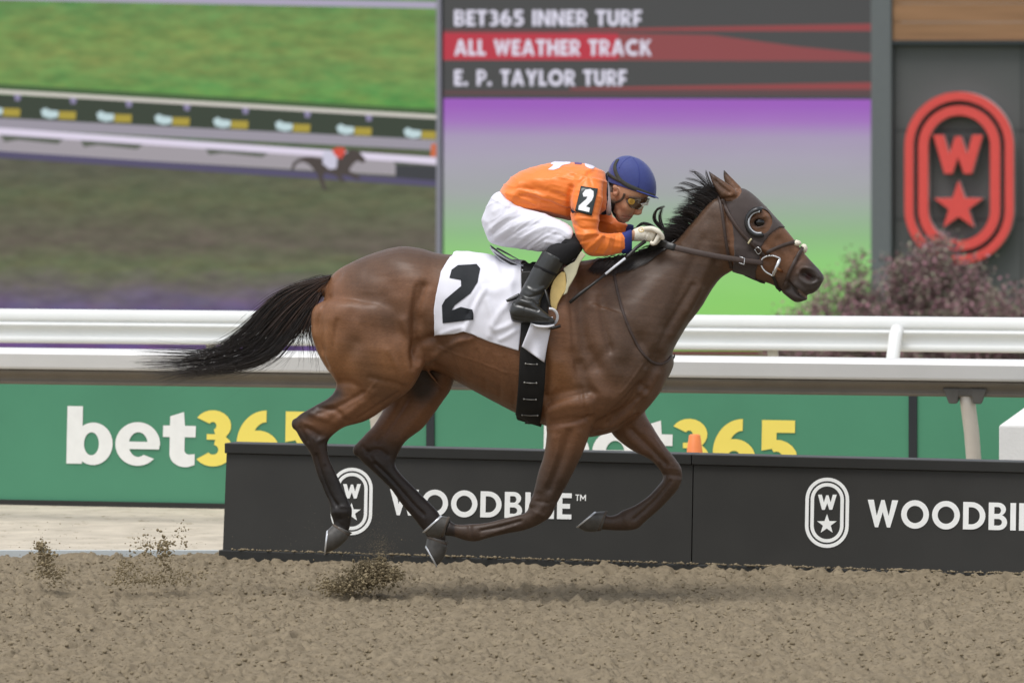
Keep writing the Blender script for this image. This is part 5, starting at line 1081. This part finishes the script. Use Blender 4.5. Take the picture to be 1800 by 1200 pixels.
# badge on the back, number on the arm
v, f = shell(SV, SQ, [(961,299),(972,291),(966,289),(975,282),(1003,280),(1004,288),(990,291),(984,296),(974,300)], .0008, None, (), 'near', .001); pl_ = mat('print_lilac', lin('#d9d3e0'), .6); bk = part('back_print', v, f, pl_, jk)
v, f = shell(SV, SQ, [(1026,280),(1040,284),(1047,291),(1044,298),(1036,297),(1028,293)], .0008, None, (), 'near', .001); part('back_print', v, f, pl_, jk)
v, f = shell(SV, SQ, [(1006,278),(1023,281),(1024,290),(1010,289)], .0008, None, (), 'near', .001); part('back_print', v, f, mat('print_violet', lin('#6a4f7a'), .6), jk)
ab = [(1021,327),(1051,332),(1040,379),(1011,371)]
def on_arm(pts, off): return [hit(SBV2, x, y)[0] for x, y in pts]
o4 = np.array(ab, float); nu = 10; G = []
for i in range(nu):
    for j in range(nu):
        u, v = j/(nu-1), i/(nu-1); c = (o4[0]*(1-u)+o4[1]*u)*(1-v)+(o4[3]*(1-u)+o4[2]*u)*v; p_, n_, ok = hit(SBV2, *c); G.append(p_+np.array((0, -.008, 0)))
G = np.array(G).reshape(nu, nu, 3)
for _ in range(20): G[1:-1, 1:-1] = G[1:-1, 1:-1]*.4+.15*(G[:-2, 1:-1]+G[2:, 1:-1]+G[1:-1, :-2]+G[1:-1, 2:])
idx = np.arange(nu*nu).reshape(nu, nu); pq = np.stack([idx[:-1, :-1], idx[:-1, 1:], idx[1:, 1:], idx[1:, :-1]], -1).reshape(-1, 4).tolist()
pt = part('arm_patch', G.reshape(-1, 3), pq, mat('patch_black', lin('#26302f'), .3, .5), jk); sd = pt.modifiers.new('t', 'SOLIDIFY'); sd.thickness = .004; sd.offset = 0
PBV = BVHTree.FromPolygons([tuple(p) for p in G.reshape(-1, 3)], [tuple(q) for q in pq])
t2 = [(925,432),(918,408),(940,378),(978,372),(1003,390),(1004,430),(990,462),(945,510),(975,520),(968,555),(886,535),(890,502),(950,448),(968,420),(968,402),(955,398),(945,408),(948,432)]
d2 = decal([(820+a/4.495, 250+b_/4.495) for a, b_ in t2], PBV, 'numeral', mat('patch_white', lin('#e6e6e6'), .6), pt, .0035, 3)
d2.location = -root_loc(pt)
piece('arm_band', [(1003,366,1012,376,27,-80),(1004,372,1042,382,27,-81),(1006,376,1046,386,26,-82)], navy_d)
# --- stockings and boots
for s_ in (1, -1):
    R_ = lambda rows: [(*r[:5], r[5]*s_) for r in rows]
    piece('stocking', R_([(1000,404,980,436,25,-80),(1012,412,976,436,25,-84),(1024,428,980,428,24,-88),(1022,442,976,426,23,-91),(1010,454,964,434,22,-94),(996,466,956,448,20,-96)]), knit, n=5)
    v, q = fuse([loft(R_([(995,459,955,439,22,-96),(985,475,944,458,21,-98),(972,494,932,478,19,-101),(960,512,922,498,17,-105),(952,526,914,514,16,-111),(950,540,905,530,16,-119)]), 5, 26), loft(R_([(895,545,898,560,10,-124),(900,533,902,565,15,-124),(915,522,918,568,17,-125),(934,526,935,569,17,-127),(950,540,950,570,17,-128),(964,553,965,569,15,-129),(975,561,976,567,8,-129)]), 5, 26)], .004, 3, 5)
    if s_ > 0: v = sculpt(v, q, [([(915,516),(930,522),(950,518)], 3, -2.5, 'n'), ([(910,526),(930,532),(948,532)], 3.5, 2.5, 'n'), ([(905,534),(925,540),(945,545)], 2.6, -2.2, 'n'), ([(925,505),(940,512),(955,506)], 3, 1.5, 'n'), ([(975,478),(955,505)], 6, -1.2, 'n'), ([(898,555),(930,560),(970,562)], 1.6, -1.2, 'n'), ([(922,541),(921,560)], 1.0, -.8, 'n'), ([(960,455),(935,495)], 6, 1.0, 'n')])
    bo = part('boot', v, q, black_p, jk)
    v, f = loft(R_([(980,482,940,464,21.6,-99),(978,485,938,467,21.6,-99),(977,486,937,468,20.6,-99)]), 3, 26); part('boot_seam', v, f, knit, bo)
    piece('boot_tab', R_([(889,527,891,531,3,-122),(898,522,900,529,4,-120),(912,515,915,523,4,-116)]), black_p)
# --- helmet, goggles and straps
hc = np.array((1110., 328.)); e1 = np.array((.945, .327)); e2 = np.array((.12, -.99)); rows = []
for h in (-6, 0, 8, 16, 24, 32, 39, 45, 49, 51, 52):
    k = math.sqrt(max(0, 1-(max(h, 0)/52.5)**2.4)); a = hc-e1*45.5*k+e2*h; c = hc+e1*45.5*k+e2*h; rows.append((*a, *c, 38.5*k, 0))
v, f = loft(rows, 4, 48, 2.1); he = part('helmet', v, f, mat('helmet_blue', lin('#36407a'), .65, .3, var=.05, vscale=50, bump=.2, bscale=500, sheen=.2), jk)
HEB = BVHTree.FromPolygons([tuple(p) for p in v], [tuple(q) for q in f])
V = []; n_ = 30
for r_, dz in ((.97, 0), (1.0, 1.2), (1.12, 3.0), (1.125, 4.6), (1.0, 3.6)):
    for i in range(n_):
        t = math.radians(-78+156*i/(n_-1)); g = r_ if r_ <= 1 else 1+(r_-1)*max(0, math.cos(t))**.6
        p_ = hc+e1*45.5*math.cos(t)*g-e2*(2+dz-1.5); V.append(P(p_[0], p_[1], 38.5*math.sin(t)*g))
F_ = [(a*n_+i, a*n_+i+1, ((a+1) % 5)*n_+i+1, ((a+1) % 5)*n_+i) for a in range(5) for i in range(n_-1)]
part('peak', fixn(to_mesh('peak', np.array(V), F_)), None, mat('peak_blue', lin('#39448c'), .5, .4), he).location = -root_loc(he)
def on(bvh, name, pts, hw, m, parent, th=.003, off=.001):
    v, f = strap(bvh, pts, hw, th, off); o = part(name, v, f, m, parent); return o
goggle_strap = mat('goggle_strap', lin('#3a3a34'), .7, .3, var=.1, vscale=60)
on(HEB, 'goggle_strap', [(1086,281),(1081,292),(1083,304),(1090,316),(1102,325),(1122,334),(1142,342),(1150,345)], 3.6, goggle_strap, he)
on(HEB, 'goggle_strap', [(1068,304),(1075,310),(1084,315),(1092,319)], 3.0, goggle_strap, he)
on(HEB, 'seam', [(1112,277),(1121,290),(1124,310),(1122,330)], .6, mat('seam_blue', lin('#2c3577'), .7), he, .001, .0)
on(HEB, 'seam', [(1108,276),(1096,284),(1088,296)], .6, mat('seam_blue2', lin('#2c3577'), .7), he, .001, .0)
lens_m = mat('goggle_frame', lin('#4a3526'), .12, .6, coat=.5, var=.2, vscale=80)
headbox = np.ones(len(JV), bool)
gg = part('goggles', *shell(JV, JQ, [(1100,347),(1106,343),(1140,347),(1137,357),(1128,362),(1118,366),(1107,365),(1101,358)], .010, headbox, (), 'both', .004), lens_m, jk)
v, f = shell(JV, JQ, [(1122,354),(1138,352),(1136,359),(1126,362)], .0125, headbox, (), 'both', .003); part('lens', v, f, mat('lens_clear', lin('#dcdad6'), .1, .6, coat=.5), gg).location = -root_loc(gg)
p_, nn, _ = hit(JB, 1109, 353.5); b = MB(); nn = nn/np.linalg.norm(nn); b.tube([p_+nn*.008, p_+nn*.018, p_+nn*.0205], [.0155, .0155, .013], 20); o = b.build('lens_disc', mat('disc_yellow', lin('#b08a34'), .4, .4), gg); o.location = -root_loc(gg)
b = MB(); b.tube([p_+nn*.0203, p_+nn*.0222], [.009, .008], 16); o = b.build('disc_centre', mat('disc_gold', lin('#8f6c22'), .4, .4), gg); o.location = -root_loc(gg)
strap_m = mat('chin_leather', lin('#4f4136'), .6, .35, var=.1)
on(JB, 'chin_strap', [(1069,322),(1068,336),(1072,350),(1080,356),(1088,354),(1095,348),(1098,340)], 2.0, strap_m, he, .003, .002)
on(JB, 'chin_strap', [(1078,356),(1076,364),(1078,373),(1083,379)], 4.2, mat('chin_black', lin('#1f1e20'), .7, .3), he, .003, .002)
# --- gloves: palm, four curled fingers, thumb
for s_ in (1, -1):
    parts = [loft([(1112,404,1114,424,10,-42*s_),(1118,401,1120,424,11.5,-41*s_),(1128,398,1128,424,13,-39*s_),(1140,400,1139,425,14,-38*s_),(1149,400,1147,424,14,-38*s_),(1155,404,1151,420,11,-38*s_)], 4, 22)]
    for k, (w, l) in enumerate(((-52, .92), (-44, 1.0), (-35.5, 1.02), (-27, .85))):
        pth = crom(np.array([(1146,405,w+1),(1155,405,w),(1160,412+k*.6,w),(1157,422*l+34*(1-l)*10,w-1),(1150,428,w-2),(1143,426,w-1)], float), 4)
        mb = MB(); mb.tube(P(pth[:, 0], pth[:, 1], pth[:, 2]*s_), np.interp(np.linspace(0, 1, len(pth)), [0, .4, 1], [.0115, .0108, .0085]), 12); parts.append((np.array(mb.v), mb.f))
    pth = crom(np.array([(1134,403,-48),(1146,402,-54),(1157,407,-56),(1164,415,-53),(1165,421,-51)], float), 4); mb = MB(); mb.tube(P(pth[:, 0], pth[:, 1], pth[:, 2]*s_), np.interp(np.linspace(0, 1, len(pth)), [0, .5, 1], [.0125, .0115, .008]), 12); parts.append((np.array(mb.v), mb.f))
    v, q = fuse(parts, .0026, 1, 3); v = sculpt(v, q, [([(1133,420),(1138,408)], 1.5, -.9, 'n'), ([(1141,421),(1144,408)], 1.5, -.9, 'n'), ([(1122,402),(1123,422)], 1.3, -1.0, 'n')]) if s_ > 0 else v
    gl = part('glove', v, q, glove_m, jk)
    if s_ > 0:
        GLB = BVHTree.FromPolygons([tuple(p) for p in v], [tuple(x) for x in q]); gm = mat('glove_print', lin('#cfae55'), .6)
        for pts in ([(1131,402),(1125,401),(1123,405),(1127,408),(1132,406),(1131,404),(1127,404)],):
            o = on(GLB, 'glove_print', pts, .55, gm, gl, .001, .0008); o.location = -root_loc(gl)
# --- whip
wh = thing('riding_whip', 'black riding whip with white band held low along the shoulder', 'whip', tuple(P(1065, 482, -88)))
wp = lambda *a: [P(*x) for x in a]
b = MB(); b.tube(wp((1134,424,-52),(1118,436,-62),(1105,449,-72),(1099,454,-76)), [.009, .008, .0075, .0065], 12); b.build('handle', leather_k, wh, True)
b = MB(); b.tube(wp((1099,454,-76),(1081,468,-85),(1064,482,-92)), [.0058, .0056, .0056], 12); b.build('band', mat('whip_white', lin('#e4e6ec'), .5), wh, True)
b = MB(); b.tube(wp((1064,482,-92),(1040,501,-100),(1020,516,-106),(1001,532,-110)), [.0058, .0062, .0085, .0075], 12); b.build('flap', leather_k, wh, True)

# ================================================================ dirt thrown up by the hooves
def spray(name, label, spots, seed, m='clod_dark'):
    rg = np.random.default_rng(seed); C_, R_ = [], []
    for (x, y, sx_, sy_, w, sw, n, r0, r1) in spots:
        px = rg.normal(x, sx_, n); py = rg.normal(y, sy_, n); py = np.minimum(py, 1062); ww = rg.normal(w, sw, n); C_.append(P(px, py, ww)); R_.append(r0+(r1-r0)*rg.random(n)**3)
    c = np.concatenate(C_); r_ = np.concatenate(R_); c[:, 2] = np.maximum(c[:, 2], .0)
    v, f = lumps(c, r_, seed, .85); tag(part(name, v, f, M[m]), label, 'dirt', 'dirt sprays behind the hooves', 'stuff')
spray('dirt_spray', 'narrow column of dark dirt thrown up at far left', [(70,960,6,6,30,20,120,.002,.010), (80,982,9,12,30,20,420,.0015,.009), (90,1008,15,10,30,25,420,.0015,.007), (85,975,34,25,30,30,90,.001,.004)], 1)
spray('dirt_spray', 'wide scatter of dark crumbs in front of the pale path', [(288,972,8,16,20,30,260,.0015,.010), (258,962,10,12,20,40,160,.0015,.008), (318,945,9,14,20,40,110,.0012,.007), (222,1000,12,12,20,30,300,.0015,.008), (270,985,40,22,20,50,240,.001,.005), (300,1012,34,8,20,40,520,.0015,.006), (250,1020,36,5,20,40,420,.0015,.006)], 2)
spray('dirt_spray', 'dense mound of flying dirt just behind the hind hoof', [(655,1010,22,9,30,30,1500,.0015,.009), (620,1025,26,8,30,40,1500,.0015,.008), (668,994,6,10,30,20,420,.0015,.009), (640,992,7,6,30,20,260,.0015,.008), (600,1034,24,6,30,40,800,.0012,.007), (692,1008,9,6,30,20,320,.0015,.008), (640,1015,50,18,30,50,300,.001,.004)], 3)
spray('dust_spray', 'fine pale dust hanging above the mound of dirt', [(668,965,14,14,30,40,1500,.0005,.0016), (650,925,34,26,30,60,700,.0004,.0012), (590,940,60,22,30,60,260,.0004,.0014)], 4, 'clod')
